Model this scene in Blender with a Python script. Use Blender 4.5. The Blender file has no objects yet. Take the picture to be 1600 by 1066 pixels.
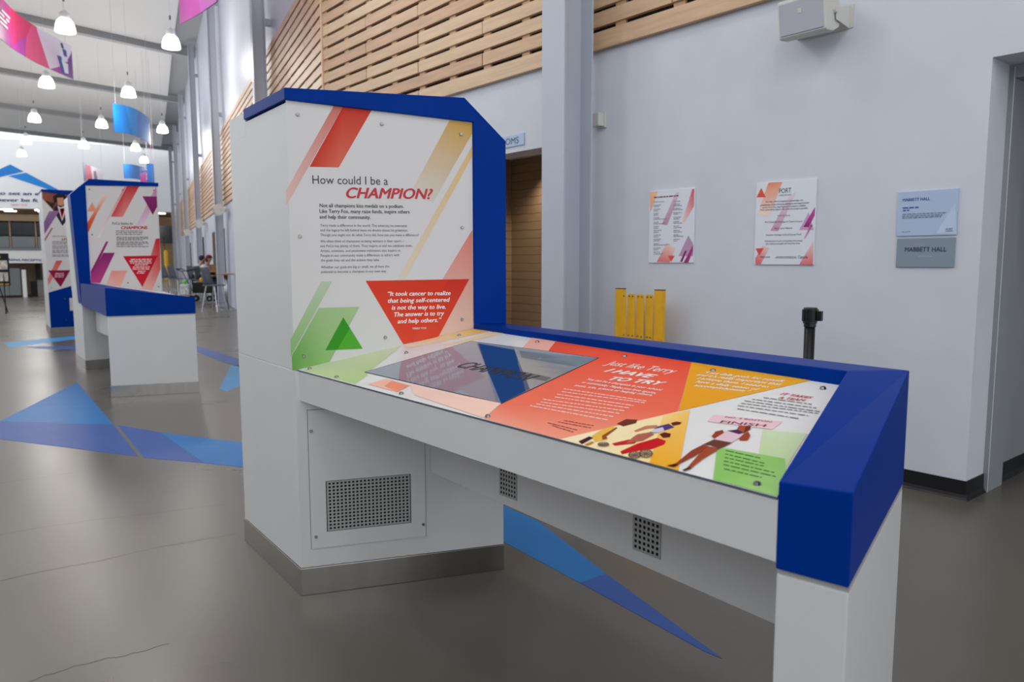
import bpy, bmesh, math, random
from mathutils import Vector, Matrix
random.seed(7)
scene = bpy.context.scene
COL = scene.collection

# ------------------------------------------------------------------ camera
CAM_H, FPX = 1.40, 1179.44
pitch, roll, yaw = (math.radians(v) for v in (6.0446, 0.0916, 39.2304))
fwd = Vector((math.sin(yaw)*math.cos(pitch), math.cos(yaw)*math.cos(pitch), -math.sin(pitch)))
rgt = Vector((math.cos(yaw), -math.sin(yaw), 0)); dwn = fwd.cross(rgt)
r2 = rgt*math.cos(roll)+dwn*math.sin(roll); d2 = -rgt*math.sin(roll)+dwn*math.cos(roll)
cd = bpy.data.cameras.new('camera'); cam = bpy.data.objects.new('camera', cd); COL.objects.link(cam)
m = Matrix((( r2.x, -d2.x, -fwd.x, 0), (r2.y, -d2.y, -fwd.y, 0), (r2.z, -d2.z, -fwd.z, CAM_H), (0, 0, 0, 1)))
cam.matrix_world = m
cd.sensor_width = 36; cd.lens = 36*FPX/1600; cd.clip_start = .05; cd.clip_end = 300
cd.dof.use_dof = True; cd.dof.focus_distance = 2.9; cd.dof.aperture_fstop = 4.0
scene.camera = cam

# ------------------------------------------------------------------ light of the day in the rest of the hall
world = bpy.data.worlds.new('world'); scene.world = world; world.use_nodes = True
bg = world.node_tree.nodes['Background']
bg.inputs[0].default_value = (0.90, 0.95, 1.0, 1); bg.inputs[1].default_value = 1.2
PENDANT_W = 70
view = scene.view_settings
view.view_transform = 'Standard'; view.look = 'None'; view.gamma = 1; view.use_curve_mapping = False
view.exposure = 0.38

# ------------------------------------------------------------------ measured data (metres; colours in sRGB 0-255)
D = {
'P1': ((((0.1874, 2.0281), (0.2241, 2.0278), (-0.0122, 1.6216), (-0.0118, 1.6788)), ((206, 112, 100), (206, 112, 100), (226, 190, 182), (226, 190, 182))), (((0.2241, 2.0278), (0.336, 2.0167), (0.1961, 1.7777), (0.082, 1.7762)), ((200, 48, 34), (203, 55, 36), (222, 110, 90), (205, 58, 40))), (((0.6559, 1.9881), (0.7545, 1.9815), (0.7542, 1.9391), (0.5795, 1.6448), (0.5009, 1.709)), ((203, 162, 84), (200, 158, 80), (204, 164, 90), (212, 208, 200), (218, 206, 190))), (((0.7538, 1.8886), (0.7535, 1.8446), (0.4594, 1.3287), (0.4292, 1.3289)), ((222, 188, 128), (222, 188, 128), (224, 212, 188), (224, 212, 188))), (((0.7512, 1.5346), (0.7535, 1.108), (0.4461, 1.0514)), ((222, 128, 112), (226, 190, 174), (228, 205, 195))), (((0.2931, 1.3195), (0.7362, 1.3233), (0.5973, 1.0766), (0.445, 1.0501)), ((222, 62, 38), (216, 52, 32), (222, 66, 40), (226, 76, 50))), (((0.6421, 1.3225), (0.7362, 1.3233), (0.5973, 1.0766), (0.4861, 1.0568)), ((208, 50, 34), (208, 50, 34), (224, 76, 50), (226, 80, 54))), (((0.1144, 1.3186), (0.1574, 1.3182), (-0.0134, 1.0174), (-0.0127, 1.0851)), ((190, 205, 176), (190, 205, 176), (140, 185, 112), (150, 190, 125))), (((0.1029, 1.2113), (0.2655, 1.2128), (0.139, 0.9874), (-0.0095, 0.957), (-0.0104, 1.0173)), ((165, 196, 140), (170, 200, 146), (150, 190, 120), (108, 170, 76), (110, 172, 80))), (((0.1987, 1.1708), (0.275, 1.0374), (0.1228, 1.0358)), ((58, 150, 40), (58, 150, 40), (58, 150, 40))), (((0.2253, 1.1244), (0.275, 1.0374), (0.17, 1.0365)), ((84, 172, 52), (84, 172, 52), (84, 172, 52)))),
'T1_head': (('How could I be a', (0.0915, 1.7103), (0.3931, 1.7138), 0.0321),),
'T1_red': (('CHAMPION?', (0.2242, 1.657), (0.5797, 1.6608), 0.0411),),
'T1_bold': (('Not all champions kiss medals on a podium.', (0.1167, 1.6176), (0.4566, 1.621), 0.0142), ('Like Terry Fox, many raise funds, inspire others', (0.1161, 1.595), (0.4807, 1.5987), 0.0142), ('and help their community.', (0.1155, 1.5724), (0.3191, 1.5735), 0.0142)),
'T1_body': (('Terry made a difference in the world. The adversity he overcame', (0.1171, 1.54), (0.4689, 1.5429), 0.0104), ('and the legacy he left behind leave no doubts about his greatness.', (0.1166, 1.5212), (0.4727, 1.5242), 0.0104), ('Though you might not do what Terry did, how can you make a difference?', (0.1161, 1.5017), (0.5184, 1.505), 0.0104), ('We often think of champions as being winners in their sport—', (0.1154, 1.4763), (0.4563, 1.4796), 0.0104), ('and PoCo has plenty of them. They inspire us and we celebrate them.', (0.1148, 1.4574), (0.4909, 1.4602), 0.0104), ('Artists, scientists, and passionate volunteers also inspire us.', (0.1143, 1.4378), (0.442, 1.4405), 0.0105), ('People in our community make a difference to others with', (0.1155, 1.4189), (0.4349, 1.4214), 0.0105), ('the goals they set and the actions they take.', (0.115, 1.3997), (0.3523, 1.4011), 0.0105), ('Whether our goals are big or small, we all have the', (0.1153, 1.3718), (0.3913, 1.3742), 0.0105), ('potential to become a champion in our own way.', (0.1148, 1.3531), (0.3813, 1.3545), 0.0105)),
'T1_quote': (('“It took cancer to realize', (0.3842, 1.2559), (0.6522, 1.2554), 0.0181), ('that being self-centered', (0.3837, 1.2269), (0.6487, 1.227), 0.0181), ('is not the way to live.', (0.3994, 1.1975), (0.63, 1.197), 0.0182), ('The answer is to try', (0.4092, 1.1682), (0.6234, 1.1693), 0.0182), ('and help others.”', (0.4227, 1.1392), (0.6105, 1.1411), 0.0183)),
'T1_name': (('TERRY FOX', (0.4853, 1.1118), (0.5461, 1.1125), 0.0074),),
'S1': ((0.0418, 1.9786), (0.3724, 1.9582), (0.7039, 1.934), (0.7061, 1.5438), (0.0362, 1.5003), (0.0375, 1.0153), (0.3699, 1.0817), (0.7026, 1.1493)),
'S1d': ((0.0562, 0.7026), (0.0637, 0.2504), (0.5189, 0.2546)),
'PT': ((((1.3299, 2.896), (1.6576, 2.761), (1.3524, 2.5197), (1.3397, 2.4915), (1.2593, 2.4348), (1.2598, 2.8802)), ((206, 218, 178), (214, 220, 190), (188, 210, 150), (188, 210, 150), (184, 208, 146), (200, 216, 170))), (((1.8361, 2.6853), (1.9372, 2.6392), (1.9436, 2.5196), (1.8176, 2.5786), (1.6367, 2.6756), (1.6492, 2.7471)), ((238, 206, 150), (236, 186, 104), (228, 172, 90), (236, 210, 160), (240, 222, 196), (240, 222, 196))), (((1.9394, 2.4943), (1.9425, 2.4294), (1.8107, 2.4736), (1.7265, 2.5259), (1.7157, 2.5562)), ((232, 200, 150), (232, 200, 150), (236, 214, 180), (236, 214, 180), (236, 214, 180))), (((1.9437, 2.2539), (1.9464, 2.1173), (1.8212, 2.0285), (1.8132, 2.1656)), ((240, 178, 164), (240, 178, 164), (240, 178, 164), (240, 178, 164))), (((1.9464, 2.1173), (1.9445, 1.4802), (1.553, 1.2222), (1.2532, 1.3473), (1.2555, 1.6601), (1.3669, 1.7255), (1.8435, 1.7951), (1.82, 2.0272)), ((236, 84, 62), (236, 84, 62), (240, 110, 84), (244, 158, 132), (244, 160, 138), (240, 120, 96), (238, 90, 68), (236, 84, 62))), (((1.9445, 1.4802), (1.9392, 1.0735), (1.5566, 1.223)), ((236, 166, 42), (238, 170, 50), (234, 160, 38))), (((1.2532, 1.3473), (1.553, 1.2222), (1.2535, 1.0607)), ((250, 232, 196), (250, 226, 170), (250, 222, 160))), (((1.5113, 1.2363), (1.5785, 1.2032), (1.2536, 0.9816), (1.2535, 1.0607)), ((248, 214, 140), (246, 200, 110), (240, 172, 44), (240, 172, 44))), (((1.5495, 0.9713), (1.5765, 0.8761), (1.3716, 0.8074), (1.4181, 0.8962)), ((206, 222, 184), (206, 222, 184), (196, 218, 168), (196, 218, 168))), (((1.4065, 0.9951), (1.4232, 0.8377), (1.3673, 0.8019), (1.255, 0.7515), (1.2547, 0.8949)), ((146, 200, 108), (150, 202, 112), (160, 208, 124), (168, 212, 134), (140, 196, 100))), (((1.5795, 1.1287), (1.6185, 0.9624), (1.5604, 0.9534), (1.5294, 1.1129)), ((236, 200, 206), (236, 200, 206), (236, 200, 206), (236, 200, 206))), (((1.2783, 2.3787), (1.2791, 2.1727), (1.3403, 2.1951), (1.3501, 2.368)), ((246, 190, 170), (246, 190, 170), (246, 190, 170), (246, 190, 170))), (((1.2791, 2.1727), (1.3403, 2.1951), (1.341, 2.3163), (1.2938, 2.288)), ((244, 150, 120), (244, 150, 120), (244, 150, 120), (244, 150, 120))), (((1.2869, 2.0769), (1.2572, 1.6624), (1.3669, 1.7255), (1.3503, 2.122), (1.3533, 2.216)), ((246, 206, 190), (246, 206, 190), (246, 206, 190), (246, 206, 190), (246, 206, 190)))),
'PR': ((((1.5413, 1.0304), (1.5554, 1.0068), (1.5344, 0.9948), (1.5073, 0.9938), (1.5187, 1.0208)), ((120, 52, 36), (120, 52, 36), (120, 52, 36), (120, 52, 36), (120, 52, 36))), (((1.4887, 1.043), (1.5172, 1.014), (1.5004, 0.9873), (1.4401, 0.9817), (1.4351, 1.024)), ((226, 196, 206), (226, 196, 206), (226, 196, 206), (226, 196, 206), (226, 196, 206))), (((1.4992, 1.0346), (1.5212, 1.0167), (1.5082, 0.9925), (1.4939, 0.998)), ((80, 40, 90), (80, 40, 90), (80, 40, 90), (80, 40, 90))), (((1.5187, 1.0208), (1.547, 1.0304), (1.545, 1.0146), (1.5073, 0.9938)), ((176, 80, 52), (176, 80, 52), (176, 80, 52), (176, 80, 52))), (((1.4981, 1.0457), (1.482, 1.0541), (1.4507, 1.0424), (1.4433, 1.028), (1.4683, 1.0402), (1.4843, 1.0319)), ((150, 64, 40), (150, 64, 40), (150, 64, 40), (150, 64, 40), (150, 64, 40), (150, 64, 40))), (((1.4988, 0.9899), (1.4854, 0.9679), (1.4711, 0.9825), (1.4623, 0.9746), (1.4712, 0.9602), (1.4993, 0.9715), (1.5201, 0.991)), ((160, 70, 44), (160, 70, 44), (160, 70, 44), (160, 70, 44), (160, 70, 44), (160, 70, 44), (160, 70, 44))), (((1.4373, 1.0256), (1.4409, 0.9804), (1.3945, 0.9812), (1.405, 1.0135), (1.396, 1.0281)), ((110, 62, 50), (110, 62, 50), (110, 62, 50), (110, 62, 50), (110, 62, 50))), (((1.3968, 1.0268), (1.3965, 1.0073), (1.3326, 1.0013), (1.2759, 1.0007), (1.2784, 1.0085), (1.356, 1.027)), ((150, 64, 40), (150, 64, 40), (150, 64, 40), (150, 64, 40), (150, 64, 40), (150, 64, 40))), (((1.3963, 1.011), (1.3945, 0.9812), (1.3292, 0.9762), (1.2711, 0.9652), (1.2728, 0.9739), (1.344, 0.9986)), ((166, 74, 46), (166, 74, 46), (166, 74, 46), (166, 74, 46), (166, 74, 46), (166, 74, 46))), (((1.2784, 1.0085), (1.2755, 0.9985), (1.2609, 0.9982), (1.2581, 1.017)), ((70, 30, 24), (70, 30, 24), (70, 30, 24), (70, 30, 24))), (((1.2802, 0.9723), (1.2739, 0.9637), (1.2552, 0.9675), (1.2576, 0.9749)), ((90, 34, 28), (90, 34, 28), (90, 34, 28), (90, 34, 28))), (((1.4392, 1.1946), (1.469, 1.1834), (1.4561, 1.1554), (1.4047, 1.1656), (1.3944, 1.1834)), ((84, 60, 120), (84, 60, 120), (84, 60, 120), (84, 60, 120), (84, 60, 120))), (((1.4185, 1.1906), (1.4422, 1.1793), (1.4247, 1.1603), (1.4062, 1.1669), (1.3998, 1.1836)), ((214, 200, 220), (214, 200, 220), (214, 200, 220), (214, 200, 220), (214, 200, 220))), (((1.4756, 1.1822), (1.4907, 1.1765), (1.493, 1.1621), (1.4789, 1.1561), (1.4623, 1.1647)), ((100, 44, 36), (100, 44, 36), (100, 44, 36), (100, 44, 36), (100, 44, 36))), (((1.447, 1.2012), (1.429, 1.2224), (1.3872, 1.2249), (1.3839, 1.215), (1.4153, 1.2059), (1.4329, 1.1893)), ((196, 130, 100), (196, 130, 100), (196, 130, 100), (196, 130, 100), (196, 130, 100), (196, 130, 100))), (((1.373, 1.2008), (1.3966, 1.1853), (1.3938, 1.1652), (1.3475, 1.1605), (1.3129, 1.1829), (1.3533, 1.1968)), ((180, 100, 80), (180, 100, 80), (180, 100, 80), (180, 100, 80), (180, 100, 80), (180, 100, 80))), (((1.2692, 1.1606), (1.3267, 1.1598), (1.379, 1.1439), (1.3748, 1.1149), (1.3554, 1.1031), (1.3164, 1.108), (1.2862, 1.1325), (1.258, 1.1458)), ((200, 28, 36), (200, 28, 36), (200, 28, 36), (200, 28, 36), (200, 28, 36), (200, 28, 36), (200, 28, 36), (200, 28, 36))), (((1.3999, 1.155), (1.4171, 1.1541), (1.4173, 1.1348), (1.3979, 1.1212), (1.3858, 1.1325)), ((96, 34, 36), (96, 34, 36), (96, 34, 36), (96, 34, 36), (96, 34, 36))), (((1.2956, 1.2122), (1.3359, 1.1948), (1.3406, 1.1721), (1.3232, 1.1655), (1.2889, 1.1967)), ((196, 40, 44), (196, 40, 44), (196, 40, 44), (196, 40, 44), (196, 40, 44))), (((1.3092, 1.2919), (1.3546, 1.302), (1.388, 1.2946), (1.3764, 1.2739), (1.3253, 1.2639), (1.3097, 1.2395), (1.2814, 1.2547)), ((236, 184, 80), (236, 184, 80), (236, 184, 80), (236, 184, 80), (236, 184, 80), (236, 184, 80), (236, 184, 80))), (((1.3217, 1.2701), (1.384, 1.281), (1.3819, 1.2743), (1.3235, 1.2574), (1.3146, 1.2442), (1.3014, 1.2481)), ((150, 80, 40), (150, 80, 40), (150, 80, 40), (150, 80, 40), (150, 80, 40), (150, 80, 40))), (((1.4042, 1.2975), (1.4414, 1.2999), (1.4526, 1.2712), (1.4324, 1.258), (1.3983, 1.2702)), ((116, 54, 44), (116, 54, 44), (116, 54, 44), (116, 54, 44), (116, 54, 44))), (((1.2643, 1.2933), (1.3021, 1.2946), (1.3004, 1.2783), (1.2553, 1.2718)), ((70, 36, 46), (70, 36, 46), (70, 36, 46), (70, 36, 46))), (((1.2559, 1.2652), (1.2812, 1.2641), (1.2771, 1.2528), (1.2557, 1.2529)), ((190, 130, 60), (190, 130, 60), (190, 130, 60), (190, 130, 60)))),
'PW': ((((1.2946, 1.0861), (1.2853, 1.0802), (1.2856, 1.0835), (1.2931, 1.0884)), ((96, 70, 64), (96, 70, 64), (96, 70, 64), (96, 70, 64))), (((1.2853, 1.0802), (1.2765, 1.078), (1.2783, 1.0818), (1.2856, 1.0835)), ((96, 70, 64), (96, 70, 64), (96, 70, 64), (96, 70, 64))), (((1.2765, 1.078), (1.2696, 1.08), (1.2726, 1.0834), (1.2783, 1.0818)), ((96, 70, 64), (96, 70, 64), (96, 70, 64), (96, 70, 64))), (((1.2696, 1.08), (1.2661, 1.0857), (1.2697, 1.0881), (1.2726, 1.0834)), ((96, 70, 64), (96, 70, 64), (96, 70, 64), (96, 70, 64))), (((1.2661, 1.0857), (1.2665, 1.0941), (1.2701, 1.095), (1.2697, 1.0881)), ((96, 70, 64), (96, 70, 64), (96, 70, 64), (96, 70, 64))), (((1.2665, 1.0941), (1.271, 1.1035), (1.2738, 1.1027), (1.2701, 1.095)), ((96, 70, 64), (96, 70, 64), (96, 70, 64), (96, 70, 64))), (((1.271, 1.1035), (1.2785, 1.1121), (1.28, 1.1098), (1.2738, 1.1027)), ((96, 70, 64), (96, 70, 64), (96, 70, 64), (96, 70, 64))), (((1.2785, 1.1121), (1.2878, 1.1183), (1.2876, 1.1148), (1.28, 1.1098)), ((96, 70, 64), (96, 70, 64), (96, 70, 64), (96, 70, 64))), (((1.2878, 1.1183), (1.2969, 1.1206), (1.295, 1.1167), (1.2876, 1.1148)), ((96, 70, 64), (96, 70, 64), (96, 70, 64), (96, 70, 64))), (((1.2969, 1.1206), (1.304, 1.1187), (1.3008, 1.1151), (1.295, 1.1167)), ((96, 70, 64), (96, 70, 64), (96, 70, 64), (96, 70, 64))), (((1.304, 1.1187), (1.3076, 1.1127), (1.3038, 1.1103), (1.3008, 1.1151)), ((96, 70, 64), (96, 70, 64), (96, 70, 64), (96, 70, 64))), (((1.3076, 1.1127), (1.307, 1.1041), (1.3033, 1.1032), (1.3038, 1.1103)), ((96, 70, 64), (96, 70, 64), (96, 70, 64), (96, 70, 64))), (((1.307, 1.1041), (1.3023, 1.0946), (1.2994, 1.0954), (1.3033, 1.1032)), ((96, 70, 64), (96, 70, 64), (96, 70, 64), (96, 70, 64))), (((1.3023, 1.0946), (1.2946, 1.0861), (1.2931, 1.0884), (1.2994, 1.0954)), ((96, 70, 64), (96, 70, 64), (96, 70, 64), (96, 70, 64))), (((1.2805, 1.1139), (1.2965, 1.0877), (1.2926, 1.0844), (1.2766, 1.1104)), ((120, 96, 88), (120, 96, 88), (120, 96, 88), (120, 96, 88))), (((1.2935, 1.1207), (1.2835, 1.0797), (1.2798, 1.078), (1.2897, 1.1188)), ((120, 96, 88), (120, 96, 88), (120, 96, 88), (120, 96, 88))), (((1.3039, 1.1191), (1.2718, 1.079), (1.2697, 1.0795), (1.3017, 1.1196)), ((120, 96, 88), (120, 96, 88), (120, 96, 88), (120, 96, 88))), (((1.3077, 1.1099), (1.2657, 1.0859), (1.2659, 1.0885), (1.3079, 1.1125)), ((120, 96, 88), (120, 96, 88), (120, 96, 88), (120, 96, 88))), (((1.3033, 1.0966), (1.2675, 1.0979), (1.27, 1.1015), (1.3059, 1.1003)), ((120, 96, 88), (120, 96, 88), (120, 96, 88), (120, 96, 88))), (((1.2741, 1.1032), (1.2662, 1.0981), (1.2663, 1.1011), (1.2728, 1.1054)), ((96, 70, 64), (96, 70, 64), (96, 70, 64), (96, 70, 64))), (((1.2662, 1.0981), (1.2584, 1.0963), (1.2599, 1.0997), (1.2663, 1.1011)), ((96, 70, 64), (96, 70, 64), (96, 70, 64), (96, 70, 64))), (((1.2584, 1.0963), (1.2523, 1.0983), (1.2549, 1.1013), (1.2599, 1.0997)), ((96, 70, 64), (96, 70, 64), (96, 70, 64), (96, 70, 64))), (((1.2523, 1.0983), (1.2491, 1.1036), (1.2522, 1.1056), (1.2549, 1.1013)), ((96, 70, 64), (96, 70, 64), (96, 70, 64), (96, 70, 64))), (((1.2491, 1.1036), (1.2493, 1.1112), (1.2524, 1.1119), (1.2522, 1.1056)), ((96, 70, 64), (96, 70, 64), (96, 70, 64), (96, 70, 64))), (((1.2493, 1.1112), (1.2529, 1.1196), (1.2554, 1.1188), (1.2524, 1.1119)), ((96, 70, 64), (96, 70, 64), (96, 70, 64), (96, 70, 64))), (((1.2529, 1.1196), (1.2594, 1.1273), (1.2607, 1.1251), (1.2554, 1.1188)), ((96, 70, 64), (96, 70, 64), (96, 70, 64), (96, 70, 64))), (((1.2594, 1.1273), (1.2673, 1.1326), (1.2672, 1.1295), (1.2607, 1.1251)), ((96, 70, 64), (96, 70, 64), (96, 70, 64), (96, 70, 64))), (((1.2673, 1.1326), (1.2752, 1.1345), (1.2737, 1.131), (1.2672, 1.1295)), ((96, 70, 64), (96, 70, 64), (96, 70, 64), (96, 70, 64))), (((1.2752, 1.1345), (1.2815, 1.1325), (1.2788, 1.1294), (1.2737, 1.131)), ((96, 70, 64), (96, 70, 64), (96, 70, 64), (96, 70, 64))), (((1.2815, 1.1325), (1.2848, 1.1271), (1.2815, 1.1249), (1.2788, 1.1294)), ((96, 70, 64), (96, 70, 64), (96, 70, 64), (96, 70, 64))), (((1.2848, 1.1271), (1.2845, 1.1193), (1.2813, 1.1186), (1.2815, 1.1249)), ((96, 70, 64), (96, 70, 64), (96, 70, 64), (96, 70, 64))), (((1.2845, 1.1193), (1.2806, 1.1108), (1.2781, 1.1116), (1.2813, 1.1186)), ((96, 70, 64), (96, 70, 64), (96, 70, 64), (96, 70, 64))), (((1.2806, 1.1108), (1.2741, 1.1032), (1.2728, 1.1054), (1.2781, 1.1116)), ((96, 70, 64), (96, 70, 64), (96, 70, 64), (96, 70, 64))), (((1.2613, 1.129), (1.276, 1.1049), (1.2722, 1.1015), (1.2574, 1.1255)), ((120, 96, 88), (120, 96, 88), (120, 96, 88), (120, 96, 88))), (((1.2724, 1.1347), (1.2648, 1.0978), (1.2611, 1.0961), (1.2687, 1.1329)), ((120, 96, 88), (120, 96, 88), (120, 96, 88), (120, 96, 88))), (((1.2815, 1.133), (1.2544, 1.0974), (1.2523, 1.0979), (1.2793, 1.1335)), ((120, 96, 88), (120, 96, 88), (120, 96, 88), (120, 96, 88))), (((1.2849, 1.1244), (1.2487, 1.1037), (1.2489, 1.1062), (1.2851, 1.127)), ((120, 96, 88), (120, 96, 88), (120, 96, 88), (120, 96, 88))), (((1.2813, 1.1123), (1.2499, 1.1144), (1.2523, 1.1181), (1.2838, 1.1161)), ((120, 96, 88), (120, 96, 88), (120, 96, 88), (120, 96, 88))), (((1.2853, 1.2116), (1.2799, 1.2084), (1.2796, 1.2111), (1.284, 1.2138)), ((96, 70, 64), (96, 70, 64), (96, 70, 64), (96, 70, 64))), (((1.2799, 1.2084), (1.2743, 1.208), (1.275, 1.2108), (1.2796, 1.2111)), ((96, 70, 64), (96, 70, 64), (96, 70, 64), (96, 70, 64))), (((1.2743, 1.208), (1.2694, 1.2108), (1.271, 1.213), (1.275, 1.2108)), ((96, 70, 64), (96, 70, 64), (96, 70, 64), (96, 70, 64))), (((1.2694, 1.2108), (1.2663, 1.216), (1.2685, 1.2173), (1.271, 1.213)), ((96, 70, 64), (96, 70, 64), (96, 70, 64), (96, 70, 64))), (((1.2663, 1.216), (1.2656, 1.2227), (1.2679, 1.2228), (1.2685, 1.2173)), ((96, 70, 64), (96, 70, 64), (96, 70, 64), (96, 70, 64))), (((1.2656, 1.2227), (1.2674, 1.2296), (1.2693, 1.2285), (1.2679, 1.2228)), ((96, 70, 64), (96, 70, 64), (96, 70, 64), (96, 70, 64))), (((1.2674, 1.2296), (1.2713, 1.2353), (1.2726, 1.2332), (1.2693, 1.2285)), ((96, 70, 64), (96, 70, 64), (96, 70, 64), (96, 70, 64))), (((1.2713, 1.2353), (1.2767, 1.2387), (1.277, 1.236), (1.2726, 1.2332)), ((96, 70, 64), (96, 70, 64), (96, 70, 64), (96, 70, 64))), (((1.2767, 1.2387), (1.2824, 1.2391), (1.2817, 1.2363), (1.277, 1.236)), ((96, 70, 64), (96, 70, 64), (96, 70, 64), (96, 70, 64))), (((1.2824, 1.2391), (1.2874, 1.2363), (1.2857, 1.234), (1.2817, 1.2363)), ((96, 70, 64), (96, 70, 64), (96, 70, 64), (96, 70, 64))), (((1.2874, 1.2363), (1.2905, 1.231), (1.2883, 1.2296), (1.2857, 1.234)), ((96, 70, 64), (96, 70, 64), (96, 70, 64), (96, 70, 64))), (((1.2905, 1.231), (1.2912, 1.2242), (1.2889, 1.2241), (1.2883, 1.2296)), ((96, 70, 64), (96, 70, 64), (96, 70, 64), (96, 70, 64))), (((1.2912, 1.2242), (1.2893, 1.2173), (1.2873, 1.2184), (1.2889, 1.2241)), ((96, 70, 64), (96, 70, 64), (96, 70, 64), (96, 70, 64))), (((1.2893, 1.2173), (1.2853, 1.2116), (1.284, 1.2138), (1.2873, 1.2184)), ((96, 70, 64), (96, 70, 64), (96, 70, 64), (96, 70, 64))), (((1.2733, 1.2373), (1.2873, 1.2136), (1.2833, 1.2097), (1.2693, 1.2334)), ((120, 96, 88), (120, 96, 88), (120, 96, 88), (120, 96, 88))), (((1.281, 1.2403), (1.2796, 1.2089), (1.2757, 1.2068), (1.2771, 1.2382)), ((120, 96, 88), (120, 96, 88), (120, 96, 88), (120, 96, 88))), (((1.2876, 1.2369), (1.2714, 1.2098), (1.2692, 1.2102), (1.2854, 1.2374)), ((120, 96, 88), (120, 96, 88), (120, 96, 88), (120, 96, 88))), (((1.2907, 1.2283), (1.2659, 1.2158), (1.2661, 1.2187), (1.291, 1.2312)), ((120, 96, 88), (120, 96, 88), (120, 96, 88), (120, 96, 88))), (((1.289, 1.2179), (1.2651, 1.2248), (1.2677, 1.229), (1.2917, 1.2221)), ((120, 96, 88), (120, 96, 88), (120, 96, 88), (120, 96, 88)))),
'SCR': ((1.3595, 2.5427), (1.8022, 2.4709), (1.8435, 1.7951), (1.3669, 1.7255)),
'SCRB': ((((1.793, 2.4192), (1.79, 2.1773), (1.4992, 1.749), (1.3669, 1.7255)), ((28, 74, 130), (28, 74, 130), (28, 74, 130), (28, 74, 130))), (((1.79, 2.1773), (1.8406, 1.7923), (1.4992, 1.749)), ((150, 156, 166), (104, 118, 134), (164, 166, 172))), (((1.6177, 1.9138), (1.6134, 1.7752), (1.5766, 1.7616), (1.5806, 1.8961)), ((70, 84, 100), (70, 84, 100), (70, 84, 100), (70, 84, 100))), (((1.7882, 2.1487), (1.834, 1.798), (1.7347, 1.789), (1.729, 2.0633)), ((92, 112, 132), (92, 112, 132), (92, 112, 132), (92, 112, 132)))),
'TS': (('CHAMPION', (1.5503, 2.2206), (1.5466, 1.8265), 0.0629),),
'TT_head': (('Just like Terry', (1.7952, 1.7156), (1.8146, 1.453), 0.0443),),
'TT_big': (('I HAVE', (1.7359, 1.6621), (1.7484, 1.4782), 0.034), ('TO TRY', (1.6772, 1.5873), (1.7091, 1.4056), 0.0319)),
'TT_bold': (('You can be a champion in your school', (1.6462, 1.6546), (1.668, 1.3779), 0.0158), ('or community. Maybe you love sports,', (1.6173, 1.6456), (1.6392, 1.3705), 0.0154), ('music, arts, science or helping others.', (1.584, 1.6418), (1.6203, 1.367), 0.015)),
'TT_quote': (('“I set daily goals for myself,', (1.8602, 1.3725), (1.8893, 1.1278), 0.0185), ('and it’s really important that', (1.8312, 1.3767), (1.8599, 1.118), 0.0182), ('I achieve them. I need to', (1.8043, 1.3533), (1.8257, 1.1356), 0.0177), ('have a daily sense of', (1.7763, 1.3376), (1.7948, 1.1451), 0.0172), ('accomplishment.”', (1.7453, 1.3195), (1.7698, 1.1558), 0.0168)),
'TT_team': (('IT TAKES', (1.7921, 1.0763), (1.7997, 0.9936), 0.0162), ('A TEAM', (1.7631, 1.0654), (1.7737, 0.9975), 0.0158)),
'TT_fin': (('FINISH', (1.5366, 1.0813), (1.5653, 0.9771), 0.0166),),
'TT_bos': (('NO. 2 BOSTON', (1.5735, 1.0932), (1.5976, 0.9806), 0.0094),),
'L_white': (((1.5481, 1.6499), (1.5771, 1.3508)), ((1.5258, 1.6361), (1.5636, 1.3431)), ((1.5021, 1.6309), (1.5308, 1.3556)), ((1.4806, 1.6175), (1.5103, 1.3538)), ((1.4494, 1.6336), (1.4872, 1.3495)), ((1.4287, 1.6204), (1.4646, 1.3452)), ((1.4107, 1.6202), (1.4381, 1.3412)), ((1.3913, 1.6233), (1.4121, 1.3372))),
'L_dark': (((1.3519, 1.4401), (1.3623, 1.3385)), ((1.3366, 1.4461), (1.3467, 1.3355)), ((1.3177, 1.4664), (1.3182, 1.3525)), ((1.309, 1.4386), (1.3027, 1.3532))),
'L_team': (((1.749, 1.0985), (1.7603, 0.9703)), ((1.7241, 1.1157), (1.7402, 0.9463)), ((1.7034, 1.1259), (1.7208, 0.9272)), ((1.6833, 1.1219), (1.7067, 0.9234)), ((1.6635, 1.118), (1.6814, 0.9338)), ((1.6418, 1.1054), (1.6525, 0.9419))),
'L_green': (((1.394, 0.966), (1.3954, 0.8802)), ((1.377, 0.954), (1.3757, 0.8574)), ((1.3595, 0.9434), (1.3621, 0.8504)), ((1.3425, 0.9331), (1.3447, 0.8151)), ((1.3257, 0.923), (1.3294, 0.7993)), ((1.3078, 0.9085), (1.3107, 0.8222))),
'SST': ((1.2815, 2.8658), (1.2719, 2.6065), (1.5851, 2.6166), (1.8419, 2.61), (1.8997, 2.1731), (1.8969, 1.7211), (1.8931, 1.3615), (1.8893, 1.01), (1.2805, 0.8112), (1.2704, 1.6649), (1.2733, 2.1384)),
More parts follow.
